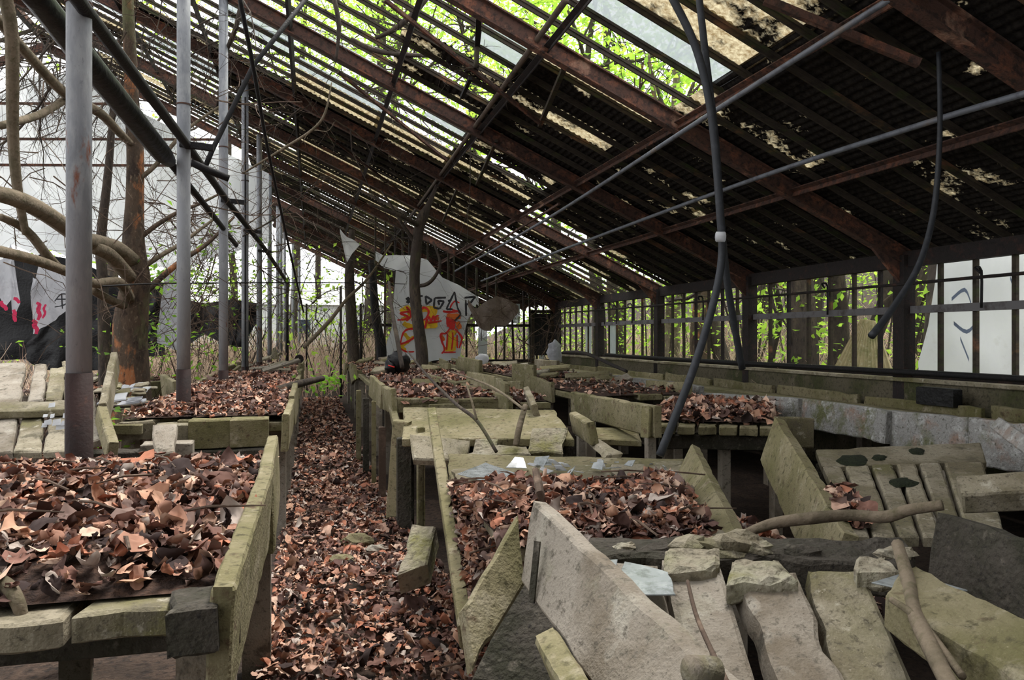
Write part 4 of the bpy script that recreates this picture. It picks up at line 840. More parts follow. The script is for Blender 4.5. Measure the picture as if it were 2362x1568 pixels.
# five bars of panel with open slots between, joined by a solid top band
SX = [0, .135, .3, .45, .59, .74, 1.0]
for k in range(6):
    mk('panel_strip', G().slab([Vector(bil(bq, SX[k] + .004, 0)), Vector(bil(bq, SX[k + 1] - .022, 0)), Vector(bil(bq, SX[k + 1] - .022, .74)), Vector(bil(bq, SX[k] + .004, .74))], .05, 3, 8, .003, .006, 120 + k), CONC, rr1)
mk('panel_band', G().slab([Vector(bil(bq, 0, .735)), Vector(bil(bq, 1, .735)), Vector(bil(bq, 1, 1)), Vector(bil(bq, 0, 1))], .05, 16, 4, .004, .03, 127), CONC, rr1)
for s, t in ((.05, .2), (.9, .2), (.05, .9), (.9, .9)):
    p = Vector(bil(bq, s, t)); leg(rr1, p.x, p.y, -.05, p.z - .05, .08, .08, CONCD)
def moss(label, s0, t0, r, seed):
    gg = G(); n = 18
    p0 = Vector(bil(bq, s0, t0)); ex = Vector(bil(bq, s0 + .01, t0)) - p0; ey = Vector(bil(bq, s0, t0 + .01)) - p0; nn = ex.cross(ey).normalized(); ex.normalize(); ey.normalize()
    ring = []; ring2 = []
    for i in range(n):
        a = 2 * math.pi * i / n; rr = r * (1 + .5 * noise.noise(Vector((math.cos(a) * 1.6, math.sin(a) * 1.6, seed))))
        ring.append(p0 + ex * rr * 1.4 * math.cos(a) + ey * rr * 1.9 * math.sin(a) + nn * .001); ring2.append(p0 + ex * rr * .9 * math.cos(a) + ey * rr * 1.25 * math.sin(a) + nn * .012)
    mk('moss_patch', gg.add(ring + ring2 + [p0 + nn * .015], [(i, (i + 1) % n, n + (i + 1) % n, n + i) for i in range(n)] + [(n + i, n + (i + 1) % n, 2 * n) for i in range(n)]), mat('dark_moss_' + str(seed), (34, 40, 26), 1, [(30, (48, 56, 32), .5, .7)], 1, 80), None, label, 'moss', smooth=True)
moss('largest dark moss patch on the slotted panel', .2, .8, .065, 1); moss('small dark moss patch right of the largest', .36, .82, .03, 2); moss('dark moss patch near the panel top edge', .6, .9, .035, 3); moss('dark moss patch low on the slotted panel', .44, .5, .05, 4)
litter('pocket of leaves between slotted panel and its side board', [P(1930, 1215, d=3.35), P(2010, 1220, d=3.3), P(1960, 1140, d=3.8), P(1905, 1140, d=3.8)], 160, (.025, .05), 6, .03)
litter('leaves on the floor in the gap between the right benches', [(1.75, 2.7, .3), (2.35, 2.7, .3), (2.6, 4.3, .3), (2.0, 4.3, .3)], 700, (.03, .06), 10, .04, twigs=4)
px_board('fallen_board', (2218, 1140, 3.0), (2400, 1130, 2.9), .1, .12, CONC, 'thick pale board end poking in from the right edge', .5)
px_board('fallen_board', (2280, 985, 4.3), (2420, 1090, 3.6), .5, .08, CURB, 'broad whitish slab leaning at the right edge', .9)
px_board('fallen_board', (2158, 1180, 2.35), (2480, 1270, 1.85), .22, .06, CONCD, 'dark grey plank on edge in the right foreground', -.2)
# --- right foreground: bed of heavy planks
fb = empty('growing_bench', (1.1, 1.3, 0), 'broken plank bed filling the right foreground', 'bench')
for k, (q, m) in enumerate([([(1610, 1640, 1.5), (1765, 1640, 1.5), (1655, 1278, 1.95), (1525, 1282, 1.95)], CONCG), ([(1828, 1640, 1.46), (1985, 1640, 1.48), (1838, 1315, 1.85), (1700, 1322, 1.85)], CONCG), ([(1962, 1640, 1.5), (2140, 1640, 1.5), (1990, 1312, 1.87), (1850, 1312, 1.87)], CONC), ([(1400, 1640, 1.52), (1600, 1640, 1.52), (1520, 1300, 1.92), (1390, 1290, 1.92)], CONCG)]):
    px_slab('heavy_plank', q, .07, m, parent=fb, nx=6, ny=10, amp=.004, chip=.02)
px_slab('mortar_cap', [(1525, 1320, 1.84), (1665, 1312, 1.85), (1660, 1262, 1.98), (1535, 1264, 1.98)], .06, LICH, parent=fb, amp=.012, chip=.03)
px_slab('mortar_cap', [(1675, 1342, 1.78), (1845, 1335, 1.78), (1810, 1285, 1.92), (1690, 1288, 1.92)], .06, LICH, parent=fb, amp=.012, chip=.03)
px_slab('mortar_cap', [(1960, 1312, 1.8), (2080, 1315, 1.8), (2050, 1282, 1.92), (1975, 1284, 1.92)], .05, LICH, parent=fb, amp=.012, chip=.03)
mk('back_rim', G().slab([P(1340, 1282, d=2.0), P(2120, 1302, d=2.02), P(2090, 1235, d=2.2), P(1360, 1238, d=2.2)], .09, 30, 6, .012, .05, 61), CONCD, fb)
for k in range(16):
    u = rng.uniform(1380, 2090); p = P(u, 1262 + rng.uniform(-16, 22) + (u - 1380) * .02, d=2.08); r = rng.uniform(.015, .05)
    mk('rubble_lump', G().blob(p, (r * 1.5, r, r * .6), 8, 6, .35, k, 2), rng.choice([CONCD, LICH, CONC]), fb)
px_slab('mossy_beam', [(2040, 1372, 1.62), (2420, 1610, 1.2), (2420, 1450, 1.35), (2090, 1292, 1.85)], .08, CONCM, parent=fb, nx=12, ny=5)
for (x, y) in [(.85, 1.55), (1.5, 1.3), (.95, 1.9), (1.7, 1.7)]: leg(fb, x, y, -.05, .66, .12, .1, CONCD)
mk('fallen_board', G().slab([P(1200, 1342, d=1.96), P(1430, 1680, d=1.36), P(1668, 1568, d=1.3), P(1224, 1148, d=2.0)], .045, 6, 8, .002, .008, 43), CONCG, None, 'big pale grey concrete board slanting down in the foreground', 'board')
mk('fallen_board', G().slab([P(1068, 1400, d=1.86), P(1090, 1548, d=1.78), P(1212, 1345, d=1.98), P(1196, 1182, d=2.06)], .05, 6, 8, .003, .015, 44), CONCM, None, 'mossy brown board leaning beneath the big pale board', 'board')
mk('added_hollow_block', G().slab([P(1085, 1570, d=2.2), P(1330, 1620, d=2.1), P(1320, 1400, d=2.3), P(1200, 1330, d=2.4)], .1, 4, 4, .003, .01, 45), CONCD, None, 'added dark block closing off the shaded hollow under the two leaning boards', 'block')  # made-up block that backs the hollow so it reads dark
px_board('fallen_board', (1228, 1470, 1.55), (1300, 1600, 1.3), .1, .05, CONCM, 'small mossy board at the bottom under the big pale board', .4)
mk('metal_strip', G().beam(P(1240, 1248, d=1.86), P(1226, 1390, d=1.84), .016, .006), CONCD, None, 'flat grey metal strip stuck to the big pale board', 'strip')
tubething('pipe_stub', [P(1590, 1545, d=1.18), P(1650, 1548, d=1.2)], .022, CONCG, 'round stub at the near end of the big pale board', 'stub', sub=1, n=14)
for k, (q, lab) in enumerate([([(1400, 1372, 1.72), (1560, 1370, 1.72), (1545, 1318, 1.84), (1440, 1290, 1.92)], 'dark glass sheet right of the big pale board'), ([(2010, 1342, 1.72), (2180, 1378, 1.65), (2232, 1360, 1.7), (2090, 1318, 1.8)], 'greenish glass shard on the foreground beam'), ([(2218, 1440, 1.5), (2362, 1480, 1.42), (2400, 1440, 1.5), (2280, 1400, 1.6)], 'greyish glass shard at the right edge'), ([(1385, 1310, 1.86), (1420, 1315, 1.86), (1425, 1288, 1.92), (1390, 1288, 1.92)], 'small pale glass chip behind the big board')]):
    px_slab('glass_shard', q, .004, SHARD, lab, 'glass', nx=2, ny=2, amp=0, chip=.015)
tubething('fallen_branch', [P(1700, 1238, d=2.5), P(1780, 1208, d=2.45), P(1870, 1195, d=2.4), P(1960, 1188, d=2.4), P(2040, 1192, d=2.35), P(2100, 1175, d=2.3), P(2175, 1165, d=2.25)], [.012, .018, .02, .018, .019, .017, .015], BARKP, 'knotty dead branch lying across the right benches', 'branch')
tubething('fallen_branch', [P(2070, 1255, d=1.85), P(2095, 1340, d=1.7), P(2108, 1410, d=1.55), P(2140, 1480, d=1.42), P(2200, 1600, d=1.25)], [.014, .016, .015, .016, .014], BARKP, 'curved bare branch over the foreground planks at right', 'branch')
tubething('fallen_branch', [P(2055, 1382, d=1.58), P(2120, 1430, d=1.5), P(2220, 1560, d=1.3)], [.006, .008, .007], BARKP, 'thin twig beside the curved branch in the right foreground', 'branch')
tubething('bare_stick', [P(1586, 1340, d=1.72), P(1610, 1430, d=1.55), P(1680, 1580, d=1.25)], [.004, .005, .005], TWIG, 'thin rusty wire lying along the first heavy plank', 'wire')
px_board('bare_post', (1225, 1080, 3.2), (1234, 1135, 2.9), .05, .03, TWIG, 'weathered twig stub standing in front of the big shard', .3)
# --- far benches on both sides of the aisle
def far_bench(x0, x1, y0, y1, z, label, leaves=0, miss=()):
    e = empty('growing_bench', ((x0 + x1) / 2, (y0 + y1) / 2, 0), label, 'bench')
    planks(e, x0, x1, y0, y1, z, .28, .06, CONCM, .12, miss=miss)
    y = y0
    while y < y1:
        leg(e, x0 + .1, y + .2, -.05, z - .06, .1, .1); leg(e, x1 - .1, y + .2, -.05, z - .06, .1, .1); y += 1.5
    y = y0
    while y < y1 - .3:
        L = rng.uniform(.8, 1.4)
        if rng.random() < .5: sidebd(e, (x0, y, z + rng.uniform(.05, .16)), (x0 + rng.uniform(-.05, .05), y + L, z + rng.uniform(.0, .16)), .24, .05, rng.uniform(-.2, .2))
        if rng.random() < .5: sidebd(e, (x1, y, z + rng.uniform(.05, .16)), (x1 + rng.uniform(-.05, .05), y + L, z + rng.uniform(.0, .16)), .24, .05, rng.uniform(-.2, .2))
        y += L + .05
    if rng.random() < .35: sidebd(e, (x0, y0, z + .06), (x1 - rng.uniform(.2, .8), y0, z + .04), .14, .05, .1)
    for k in range(int((y1 - y0) * 2.2)):
        px, py = rng.uniform(x0, x1 - .2), rng.uniform(y0, y1 - .3); a = rng.uniform(-.7, .7); L = rng.uniform(.2, .6); w = rng.uniform(.08, .18); tl = rng.uniform(-.1, .3)
        ex, ey = Vector((math.cos(a), math.sin(a), tl)) * L, Vector((-math.sin(a), math.cos(a), rng.uniform(-.1, .5))) * w; p = Vector((px, py, z + rng.uniform(.02, .1)))
        mk('broken_piece', G().slab([p, p + ex, p + ex + ey, p + ey], .045, 3, 3, .006, .03, rng.randrange(999)), rng.choice([CONC, CONCM, CONCM, CONCG, LICH]), e)
    if leaves: litter('leaves scattered on the ' + label, [(x0 + .05, y0, z), (x1 - .05, y0, z), (x1 - .05, y1, z), (x0 + .05, y1, z)], leaves * 2, (.02, .055), 0, .05, simple=True)
    return e
far_bench(.72, 2.15, 6.9, 9.4, .86, 'leaf strewn bench just beyond the tilted slab', 700)
far_bench(.7, 2.1, 9.7, 12.6, .9, 'bench carrying the black bag', 500, (2,))
far_bench(.7, 2.1, 13, 18.2, .86, 'farthest bench right of the aisle before the graffiti', 500, (1,))
far_bench(2.75, 3.95, 7.6, 10.4, .84, 'mid bench of the second right row', 200, (1,))
far_bench(2.75, 3.95, 10.8, 14.4, .88, 'far bench of the second right row', 300)
far_bench(2.75, 3.95, 14.8, 18.3, .84, 'last bench of the second right row', 200, (2,))
far_bench(-1.4, -.2, 12.6, 17.8, .84, 'farthest bench left of the aisle', 500, (2,))
far_bench(-3.9, -2.2, 11.8, 15.2, .7, 'broken bench behind the tree at left', 400, (0, 3))
far_bench(-6.5, -4.6, 9.5, 14, .75, 'bench at the far left beyond the sloping planks', 300, (1,))
px_board('fallen_board', (976, 860, 10.5), (1172, 914, 6.8), .14, .05, CONCM, 'long thin board slanting across the middle benches', 0)
px_board('fallen_board', (1075, 856, 8.6), (1140, 868, 7.8), .26, .05, CONCM, 'mossy box board behind the long slanting board', 0)
px_board('fallen_board', (1140, 868, 7.8), (1163, 885, 7.0), .22, .05, CONCM, 'folded end of the mossy box board', 0)
px_board('fallen_board', (1055, 822, 13), (1105, 830, 12), .22, .06, CONCM, 'mossy board standing under the graffiti, right side', 0)
px_board('fallen_board', (1180, 838, 10.4), (1230, 842, 10), .3, .06, CONCM, 'upright mossy board before the far curb', 0)
px_board('fallen_board', (1232, 828, 12.6), (1284, 832, 12), .14, .06, CONC, 'pale board end near the white sack', 0)
# bag, sacks and small far things
bagp = P(916, 852, d=10.2); bag = empty('black_bag', tuple(bagp), 'black lumpy bag with two pointed corners and a red mark', 'bag')
mk('body', G().blob(bagp + Vector((.03, 0, .1)), (.15, .13, .14), 16, 12, .16, 3), BLACKP, bag, smooth=True)
mk('fold', G().blob(bagp + Vector((-.09, -.04, .03)), (.08, .09, .1), 12, 9, .2, 5), BLACKP, bag, smooth=True)
mk('corner', G().tube([bagp + Vector((-.1, -.03, .08)), bagp + Vector((-.12, -.03, .19))], [.05, .004], 6), BLACKP, bag)
mk('red_mark', G().tube([bagp + Vector((-.13, -.15, .06)), bagp + Vector((-.05, -.15, .035))], .008, 6), RED, bag)
tubething('leaning_stick', [P(928, 848, d=10), P(915, 775, d=10.3), P(905, 720, d=10.6), P(897, 650, d=11)], [.03, .03, .026, .02], BARKD, 'dark stick rising from the black bag', 'stick')
p = P(1280, 820, d=14); mk('white_sack', G().blob(p + Vector((0, 0, .05)), (.13, .1, .22), 14, 10, .25, 8), RAGP, None, 'white plastic sack standing by the far corner', 'sack', smooth=True)
p = P(1113, 828, d=14); mk('white_sack', G().blob(p, (.12, .1, .09), 12, 8, .25, 11), WHITEP, None, 'small crumpled white sack below the brown bundle', 'sack', smooth=True)
p = P(633, 815, d=16); mk('pale_stone', G().slab([p + Vector((-.09, 0, -.12)), p + Vector((.1, 0, -.12)), p + Vector((.02, .02, .13)), p + Vector((-.03, .02, .12))], .06, 3, 3, .006, .02, 5), LICH, None, 'pointed pale stone at the far end of the left benches', 'stone')
p = P(690, 828, d=15); mk('rusty_can', G().tube([p + Vector((0, -.06, 0)), p + Vector((0, .12, 0))], .085, 14), DRUST, None, 'rusty can lying at the end of the left bench', 'can')
tubething('fallen_branch', [P(702, 800, d=13), P(760, 740, d=14), P(800, 690, d=14.5), P(850, 640, d=15), P(905, 560, d=16)], [.035, .035, .03, .024, .014], BARKP, 'long grey branch slanting up across the far aisle', 'branch')
tubething('fallen_pipe', [P(1300, 812, d=13), P(1350, 815, d=12), P(1420, 845, d=10.5), P(1445, 856, d=9.8)], [.025, .028, .025, .02], DRUST, 'brown pipe lying over the far curb near the white sack', 'pipe')
# ------------------------------------------------------------------ trees inside the house
def pxpath(pts): return [P(u, v, d=d) for u, v, d in pts]
def branchy(parent, path, r, m, name='branch', n=7, sub=4):
    pp = spline(path, sub); return mk(name, G().tube(pp, lerpn(r, len(pp)), n), m, parent, smooth=True)
def twiggy(g, p, d, L, r, depth, rr, droop=.0):
    """recursive bare twigs into one mesh"""
    n = 4; pts = [Vector(p)]; dd = Vector(d).normalized()
    for i in range(n):
        dd = (dd + Vector((rr.gauss(0, .22), rr.gauss(0, .22), rr.gauss(0, .22) - droop))).normalized(); pts.append(pts[-1] + dd * L / n)
    g.tube(pts, lerpn([r, r * .45], n + 1), 4 if r < .012 else 5)
    if depth:
        for k in range(rr.choice((2, 3, 3, 4))):
            i = rr.randrange(1, n + 1); q = Vector((rr.gauss(0, 1), rr.gauss(0, 1), rr.gauss(0, .8))).normalized()
            twiggy(g, pts[i], (dd + q * .9), L * rr.uniform(.45, .75), r * .5, depth - 1, rr, droop)
TD = 9.6
tree = empty('bare_tree', (*P(300, 860, d=TD).xy, 0), 'stout bare tree with flaking orange bark growing inside at left', 'tree')
base = P(302, 860, d=TD); base.z = -.1
branchy(tree, [base, P(302, 880, d=TD), P(300, 800, d=TD), P(302, 740, d=TD), P(308, 690, d=TD), P(314, 640, d=TD), P(308, 560, d=TD), P(311, 460, d=TD), P(312, 350, d=TD), P(304, 230, d=TD), P(300, 120, d=TD), P(292, -60, d=TD)], [.3, .22, .205, .2, .18, .165, .13, .105, .1, .085, .075, .06], BARK, 'trunk', 14, 5)
for k, (pts, r) in enumerate([
    ([(305, 600, 9.5), (270, 575, 9.2), (225, 560, 8.6), (190, 550, 8.0), (110, 495, 7.2), (40, 460, 6.6), (-40, 440, 6.2)], [.1, .1, .09, .085, .08, .075, .06]),
    ([(300, 640, 9.4), (255, 590, 8.9), (215, 570, 8.3)], [.08, .085, .07]),
    ([(298, 690, 9.4), (280, 655, 9.0), (250, 650, 8.6), (215, 653, 8.2), (150, 625, 7.6), (80, 600, 7.0), (0, 580, 6.4), (-40, 575, 6)], [.07, .06, .055, .05, .05, .05, .048, .04]),
    ([(150, 630, 7.6), (110, 590, 7.3), (60, 530, 7.0), (0, 500, 6.6)], [.03, .045, .04, .03]),
    ([(285, 705, 9.3), (250, 690, 8.9), (212, 668, 8.4)], [.05, .05, .045]),
    ([(330, 680, 9.6), (360, 650, 9.8), (395, 620, 10), (420, 600, 10.2), (480, 560, 10.6), (540, 500, 11)], [.04, .04, .038, .035, .028, .015]),
    ([(322, 550, 9.6), (360, 520, 9.7), (410, 490, 9.9), (460, 470, 10.2), (520, 440, 10.6)], [.03, .03, .026, .02, .012]),
    ([(325, 620, 9.6), (370, 590, 9.7), (420, 560, 10), (500, 500, 10.5)], [.035, .03, .026, .015]),
    ([(300, 330, 9.5), (270, 300, 9.2), (230, 260, 8.8), (150, 215, 8.2), (60, 120, 7.4), (0, 50, 6.8), (-30, 20, 6.5)], [.045, .05, .055, .055, .05, .05, .05]),
    ([(150, 230, 8.3), (90, 265, 7.8), (0, 290, 7.0)], [.04, .04, .035]),
    ([(312, 420, 9.6), (360, 380, 9.6), (430, 300, 9.7), (530, 230, 10)], [.03, .028, .022, .012]),
    ([(60, 540, 6.8), (40, 430, 6.6), (30, 300, 6.4), (28, 90, 6), (10, -20, 5.8)], [.03, .04, .045, .05, .05])]):
    branchy(tree, pxpath(pts), r, BARKP if k not in (5, 6) else BARK, 'branch')
rr = random.Random(3); g = G()
for k in range(95):
    u, v = rr.uniform(-20, 520), rr.uniform(180, 620); d = rr.uniform(7.5, 11)
    twiggy(g, P(u, v, d=d), Vector((rr.gauss(0, 1), rr.gauss(0, .4), rr.gauss(.1, .8))), rr.uniform(.5, 1.3), rr.uniform(.004, .01), 2, rr)
mk('twigs', g, TWIG, tree, kind='stuff')
t2 = empty('bare_tree', (*P(240, 800, d=11.5).xy, 0), 'slim leaning grey trunk left of the stout tree', 'tree')
b = P(245, 860, d=11.5); b.z = -.1
branchy(t2, [b, P(240, 760, d=11.5), P(236, 640, d=11.5), P(232, 560, d=11.5), P(246, 430, d=11.5), P(256, 320, d=11.5), P(262, 200, d=11.5)], [.1, .085, .075, .07, .06, .05, .03], BARKD, 'trunk', 9)
def inner_tree(label, pts, d, r, m, brs=()):
    b = P(pts[0][0], 860, d=d); b.z = -.1
    e = empty('dark_tree', (b.x, b.y, 0), label, 'tree'); branchy(e, [b] + [P(u, v, d=d) for u, v in pts], r, m, 'trunk', 10)
    for bp, br in brs: branchy(e, pxpath(bp), br, m, 'branch', 6)
    return e
inner_tree('dark curved trunk standing before the graffiti sheet', [(974, 830), (966, 760), (959, 700), (956, 640), (960, 580), (966, 530), (975, 500), (990, 470), (1010, 420)], 13.5, [.12, .11, .105, .1, .095, .095, .09, .1, .05, .02], BARKD,
           [([(960, 660, 13.5), (985, 655, 13.4), (1005, 635, 13.3), (1015, 605, 13.3), (1000, 560, 13.4)], [.03, .035, .032, .025, .015]), ([(958, 560, 13.5), (930, 520, 13.4), (900, 470, 13.3), (880, 440, 13.3)], [.04, .03, .022, .012]), ([(966, 520, 13.5), (930, 500, 13), (890, 485, 12.8), (850, 470, 12.6)], [.05, .04, .035, .02])])
inner_tree('dark thick trunk rising left of the graffiti sheet', [(816, 830), (812, 760), (808, 690), (806, 640), (808, 590), (812, 530)], 17.5, [.16, .14, .13, .12, .11, .1, .06], BARKD)
inner_tree('slanting black trunk between thick trunk and graffiti', [(880, 810), (872, 760), (864, 700), (860, 640), (856, 600)], 18, [.13, .12, .11, .1, .09, .06], DARKM)
# dangling dead branches caught in the roof
for k, (pts, r, lab) in enumerate([([(985, -5, 8), (950, 35, 8), (905, 70, 8), (866, 88, 8)], [.03, .035, .03, .02], 'short dark branch hanging in the open roof centre'), ([(1112, 20, 7.6), (1103, 80, 7.6), (1098, 155, 7.6)], [.03, .03, .02], 'black stub hanging right of the open roof centre'),
        ([(560, -10, 9), (545, 60, 9), (520, 130, 9.4), (500, 250, 10)], [.03, .03, .025, .015], 'vine stem hanging between second and third posts at the top'), ([(770, -5, 8), (782, 60, 8), (775, 140, 8)], [.025, .025, .012], 'black twig hanging left of the open roof centre'),
        ([(765, 190, 8.6), (750, 260, 8.6), (720, 300, 8.7), (650, 345, 9), (560, 400, 9.5)], [.006, .014, .016, .016, .01], 'pale crooked branch with fine tips under the dark roof patch'), ([(810, 90, 9), (880, 120, 9), (1010, 130, 9)], [.025, .03, .02], 'dark branch lying along the rusted rafter'),
        ([(560, 545, 12), (640, 500, 12.5), (720, 430, 13), (735, 410, 13)], [.012, .014, .012, .006], 'thin branch slanting over the far posts')]):
    e = empty('dead_branch', tuple(P(*pts[0][:2], d=pts[0][2])), lab, 'branch'); branchy(e, pxpath(pts), r, BARKD if k != 4 else BARKP, 'stem', 6)
    g = G(); rr = random.Random(k)
    for i in range(5):
        q = pts[rr.randrange(1, len(pts))]; twiggy(g, P(q[0], q[1], d=q[2]), Vector((rr.gauss(0, 1), rr.gauss(0, .3), rr.gauss(0, .8))), rr.uniform(.2, .5), .006, 1, rr)
    mk('twigs', g, BARKD if k != 4 else BARKP, e)
def vines(label, boxes, n, seed, droop=.1, m=TWIG):
    g = G(); rr = random.Random(seed)
    for k in range(n):
        bx = rr.choice(boxes); u, v, d = rr.uniform(bx[0], bx[1]), rr.uniform(bx[2], bx[3]), rr.uniform(bx[4], bx[5])
        twiggy(g, P(u, v, d=d), Vector((rr.gauss(0, 1), rr.gauss(0, .5), rr.gauss(-.2, .8))), rr.uniform(.4, 1.4), rr.uniform(.005, .014), 2, rr, droop)
    mk('vine_tangle', g, m, None, label, 'vines', kind='stuff')
vines('tangle of dead vines caught in the upper left roof', [(60, 600, -20, 180, 9, 13), (40, 330, 60, 200, 8, 12)], 95, 21, .12, BARKD)
vines('tangle of dead vines hanging under the roof past the posts', [(600, 960, 380, 600, 12, 19), (650, 900, 600, 720, 14, 19)], 60, 22, .1, BARKD)
vines('thicket of dry twigs between tree and third post', [(370, 600, 470, 700, 12, 16), (370, 520, 650, 820, 12, 16), (440, 700, 560, 720, 15, 18)], 170, 23, .02, TWIG)
vines('dry climbers on the far end wall near the doorway', [(1100, 1370, 680, 830, 18, 19)], 46, 24, -.05, TWIG)
vines('bare twigs showing in the open roof against the sky', [(680, 1150, 0, 300, 11, 15)], 40, 25, .05, BARKD)
# ------------------------------------------------------------------ leaf cards helper
def cards(pts, size, m, name, parent=None, label=None, cat=None, kind=None, flat=.5):
    M = len(pts); base = (np.array([(0, -.9), (.5, -.1), (.15, .9), (-.4, .1)]), np.array([(0, 1, 2), (0, 2, 3)]))
    v, f, s = leaf_mesh_arrays(pts, size, .4, base, flat * 2)
    return tri_object(name, [(v, f, s)], m, parent, label, cat, kind, smooth=False)
def crown_pts(c, rad, n, clumps=14, keepout=True):
    cc = nr.normal(0, .5, (clumps, 3)) * np.array(rad) + np.array(c); i = nr.integers(0, clumps, n)
    p = cc[i] + nr.normal(0, 1, (n, 3)) * np.array(rad) * .2
    return p[~((p[:, 0] < 6.7) & (p[:, 1] < 20) & (p[:, 2] < EAVE + .4 + SL * (XW - p[:, 0])))] if keepout else p
def tree_out(label, x, y, h, r, lean=(0, 0), leaves=1500, crown=None, m=BARKD, seed=0, lsize=(.07, .14), gm=GREEN, group=None, brn=6):
    rr = random.Random(seed + 100); z0 = groundz(x, y) - .1
    e = empty('tree', (x, y, z0), label, 'tree', group)
    path = [Vector((x, y, z0))]
    for i in range(1, 7):
        t = i / 6; path.append(Vector((x + lean[0] * t * h + rr.gauss(0, .1), y + lean[1] * t * h + rr.gauss(0, .1), z0 + h * t)))
    branchy(e, path, [r * 1.25, r, r * .85, r * .7, r * .5, r * .3, r * .1], m, 'trunk', 9, 3)
    g = G()
    for k in range(brn):
        i = rr.randrange(2, 6); twiggy(g, path[i], Vector((rr.gauss(0, 1), rr.gauss(0, 1), rr.uniform(.2, 1))), h * .25, r * .35, 2, rr)
    mk('branches', g, m, e, kind='stuff')
    if leaves:
        c = crown or (x + lean[0] * h, y + lean[1] * h, z0 + h * .72, h * .28, h * .28, h * .3)
        cards(crown_pts(c[:3], c[3:], leaves, 20), lsize, gm, 'foliage', e, kind='stuff')
    return e
# trees close outside the right-hand glazing
tl = [('pale straight trunk seen through the far right windows', 1548, 9.0, 9, .2, (0, 0)), ('thick brown trunk leaning left behind the middle windows', 1640, 8.2, 8, .2, (-.12, .12)), ('slanting trunk close right of the thick leaning one', 1690, 8.6, 8, .17, (-.16, .2)), ('dark broad trunk behind the hose window', 1850, 7.3, 9, .21, (-.03, .04)),
      ('mottled slender trunk right of the dark broad one', 1900, 7.9, 9, .15, (.04, 0)), ('dark leaning trunk crossing behind the corrugated sheet', 1925, 7.8, 7, .14, (.14, -.22)), ('trunk behind the rusted wall post at right', 2150, 7.2, 8, .2, (0, .02)), ('thin dark sapling in the bay of the broad trunk', 1790, 7.6, 6, .06, (-.02, .03)), ('grey trunk seen through the window nearest the corner', 1425, 9.5, 9, .16, (.02, 0))]
for k, (lab, u, X, h, r, ln) in enumerate(tl):
    p = P(u, 850, X=X); tree_out(lab, X, p.y, h, r, ln, 350, None, BARKD if k in (3, 5, 7) else BARKP if k == 0 else BARK if k == 1 else BARKD, k, (.06, .11), GREEN2, 'trees outside the right windows', 5)
# forest behind the end wall and over the roof
k = 0
for (x, y, h, r, lv, w) in [(2.5, 36.5, 24, .26, 3600, 'tall'), (7, 35.5, 25, .28, 6000, 'tall'), (9, 22, 15, .2, 2200, 'broad'), (12, 17, 15, .22, 1500, 'broad'), (11, 12, 14, .2, 1000, 'leafy'), (-1, 40, 22, .22, 900, 'thin'), (-7, 30, 16, .2, 500, 'thin'), (-12, 27, 15, .2, 300, 'thin'), (4, 41, 24, .24, 3600, 'tall'), (9.5, 30, 20, .24, 4200, 'tall'), (15, 24, 17, .22, 2600, 'broad'), (0.5, 44, 22, .16, 900, 'thin'), (14, 9, 13, .2, 900, 'leafy'), (7.4, 19.5, 13, .18, 2400, 'tall'), (-3.5, 38, 20, .16, 500, 'thin')]:
    tree_out(['bright green %s tree behind the greenhouse, %s from the left' % (w, q) for q in ['fourth', 'fifth', 'sixth', 'seventh', 'eighth', 'ninth', 'second', 'first', 'tenth', 'eleventh', 'twelfth', 'thirteenth', 'fourteenth', 'fifteenth', 'third']][k], x, y, h, r, (rng.uniform(-.04, .04), rng.uniform(-.03, .03)), int(lv * 1.35), None, BARKD, 40 + k, (.08, .18), GREEN, 'forest behind the greenhouse', 8); k += 1
# undergrowth, brambles and dry stems
def stems(name, label, xr, yr, n, hgt, m, w=.012):
    x = nr.uniform(*xr, n); y = nr.uniform(*yr, n); z = np.array([groundz(a, b) for a, b in zip(x, y)]); h = nr.uniform(*hgt, n); a = nr.random(n) * 6.28
    lx, ly = nr.normal(0, .45, n) * np.minimum(h, 1.5), nr.normal(0, .45, n) * np.minimum(h, 1.5)
    dx, dy = np.cos(a) * w, np.sin(a) * w
    v = np.stack([np.stack([x - dx, y - dy, z], -1), np.stack([x + dx, y + dy, z], -1), np.stack([x + lx + dx * .4, y + ly + dy * .4, z + h], -1), np.stack([x + lx - dx * .4, y + ly - dy * .4, z + h], -1)], 1).reshape(-1, 3)
    f = (np.array([(0, 1, 2), (0, 2, 3)])[None] + (np.arange(n) * 4)[:, None, None]).reshape(-1, 3)
    tri_object(name, [(v, f, np.repeat(nr.random(n), 4))], m, None, label, 'undergrowth', 'stuff', smooth=False)
stems('dry_undergrowth', 'pale dry stems crowding outside the right windows', (6.6, 13), (4, 30), 5200, (.35, 1.15), STRAW, .008)
stems('dry_undergrowth', 'pale dry stems beyond the far gable', (-8, 7), (20, 36), 6000, (.5, 1.5), STRAW, .013)
stems('dry_undergrowth', 'sparse dry stems in the left bay around the tree', (-9, -1.8), (9, 18), 1300, (.3, 1.1), TWIG, .008)
pts = np.stack([6.9 + 8 * nr.random(26000) ** 1.2, nr.uniform(4, 30, 26000), .25 + 3.6 * nr.random(26000)], -1)
pts[:, 2] += np.array([groundz(a, b) for a, b in pts[:, :2]])
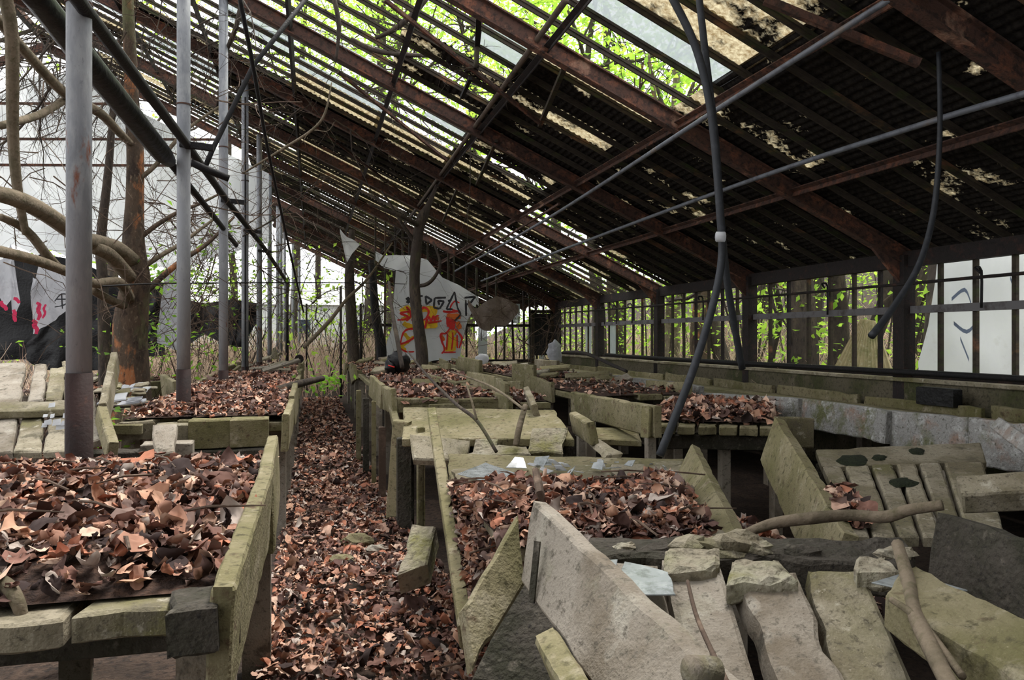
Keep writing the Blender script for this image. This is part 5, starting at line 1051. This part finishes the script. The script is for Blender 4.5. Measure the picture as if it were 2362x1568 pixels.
keep = np.array([noise.noise(Vector((a * .8, b * .8, c * .8))) > -.05 for a, b, c in pts]); pts = pts[keep]
cards(pts, (.045, .1), GREEN, 'green_understorey', None, 'bright green understorey leaves outside the right windows', 'foliage', 'stuff')
pts = np.stack([nr.uniform(-9, 7, 3000), nr.uniform(21, 38, 3000), nr.uniform(.6, 4.2, 3000)], -1)
cards(pts, (.07, .15), GREEN, 'green_understorey', None, 'bright green understorey leaves beyond the far gable', 'foliage', 'stuff')
for k, (u, v, d, s, n, lab) in enumerate([(740, 878, 10, .16, 90, 'small green weed growing in the far aisle'), (365, 640, 10.5, .3, 140, 'green sprouts right of the tree trunk'), (360, 800, 12, .6, 260, 'low green plants behind the tree base'), (225, 1005, 5.6, .14, 60, 'green weed between nearest post and bench'), (480, 620, 15, .8, 260, 'green climber leaves between second and third posts')]):
    p = np.array(P(u, v, d=d)); cards(p[None] + nr.normal(0, 1, (n, 3)) * np.array([s, s, s * .6]), (.02 + .002 * d, .04 + .003 * d), GREEN2, 'weed', None, lab, 'weed', 'stuff')
stems('sapling_thicket', 'thicket of thin bare saplings behind the end wall', (-6, 9), (20.5, 30), 240, (1.4, 2.6), BARKD, .02)
stems('sapling_thicket', 'thin bare saplings outside the right windows', (7.6, 14), (5, 22), 80, (2.5, 6), BARKD, .025)
# far white building seen through the gap
wbx = empty('white_building', (-1.5, 44, 0), 'white building glimpsed through the far gap of the aisle', 'building')
mk('wall', G().beam((-9, 45, 1.6), (4.5, 45, 1.6), 3, 3.2), WHITEB, wbx)
mk('roof', G().add([(-9.4, 43.2, 3.2), (4.9, 43.2, 3.2), (4.9, 46.8, 3.2), (-9.4, 46.8, 3.2), (-9.4, 45, 4.4), (4.9, 45, 4.4)], [(0, 1, 5, 4), (2, 3, 4, 5), (0, 4, 3), (1, 2, 5), (0, 3, 2, 1)]), WHITEB, wbx)
for x in (-4, -1, 2): mk('window', G().beam((x, 43.48, 1.9), (x + .9, 43.48, 1.9), .04, 1.0), BLUEB, wbx)
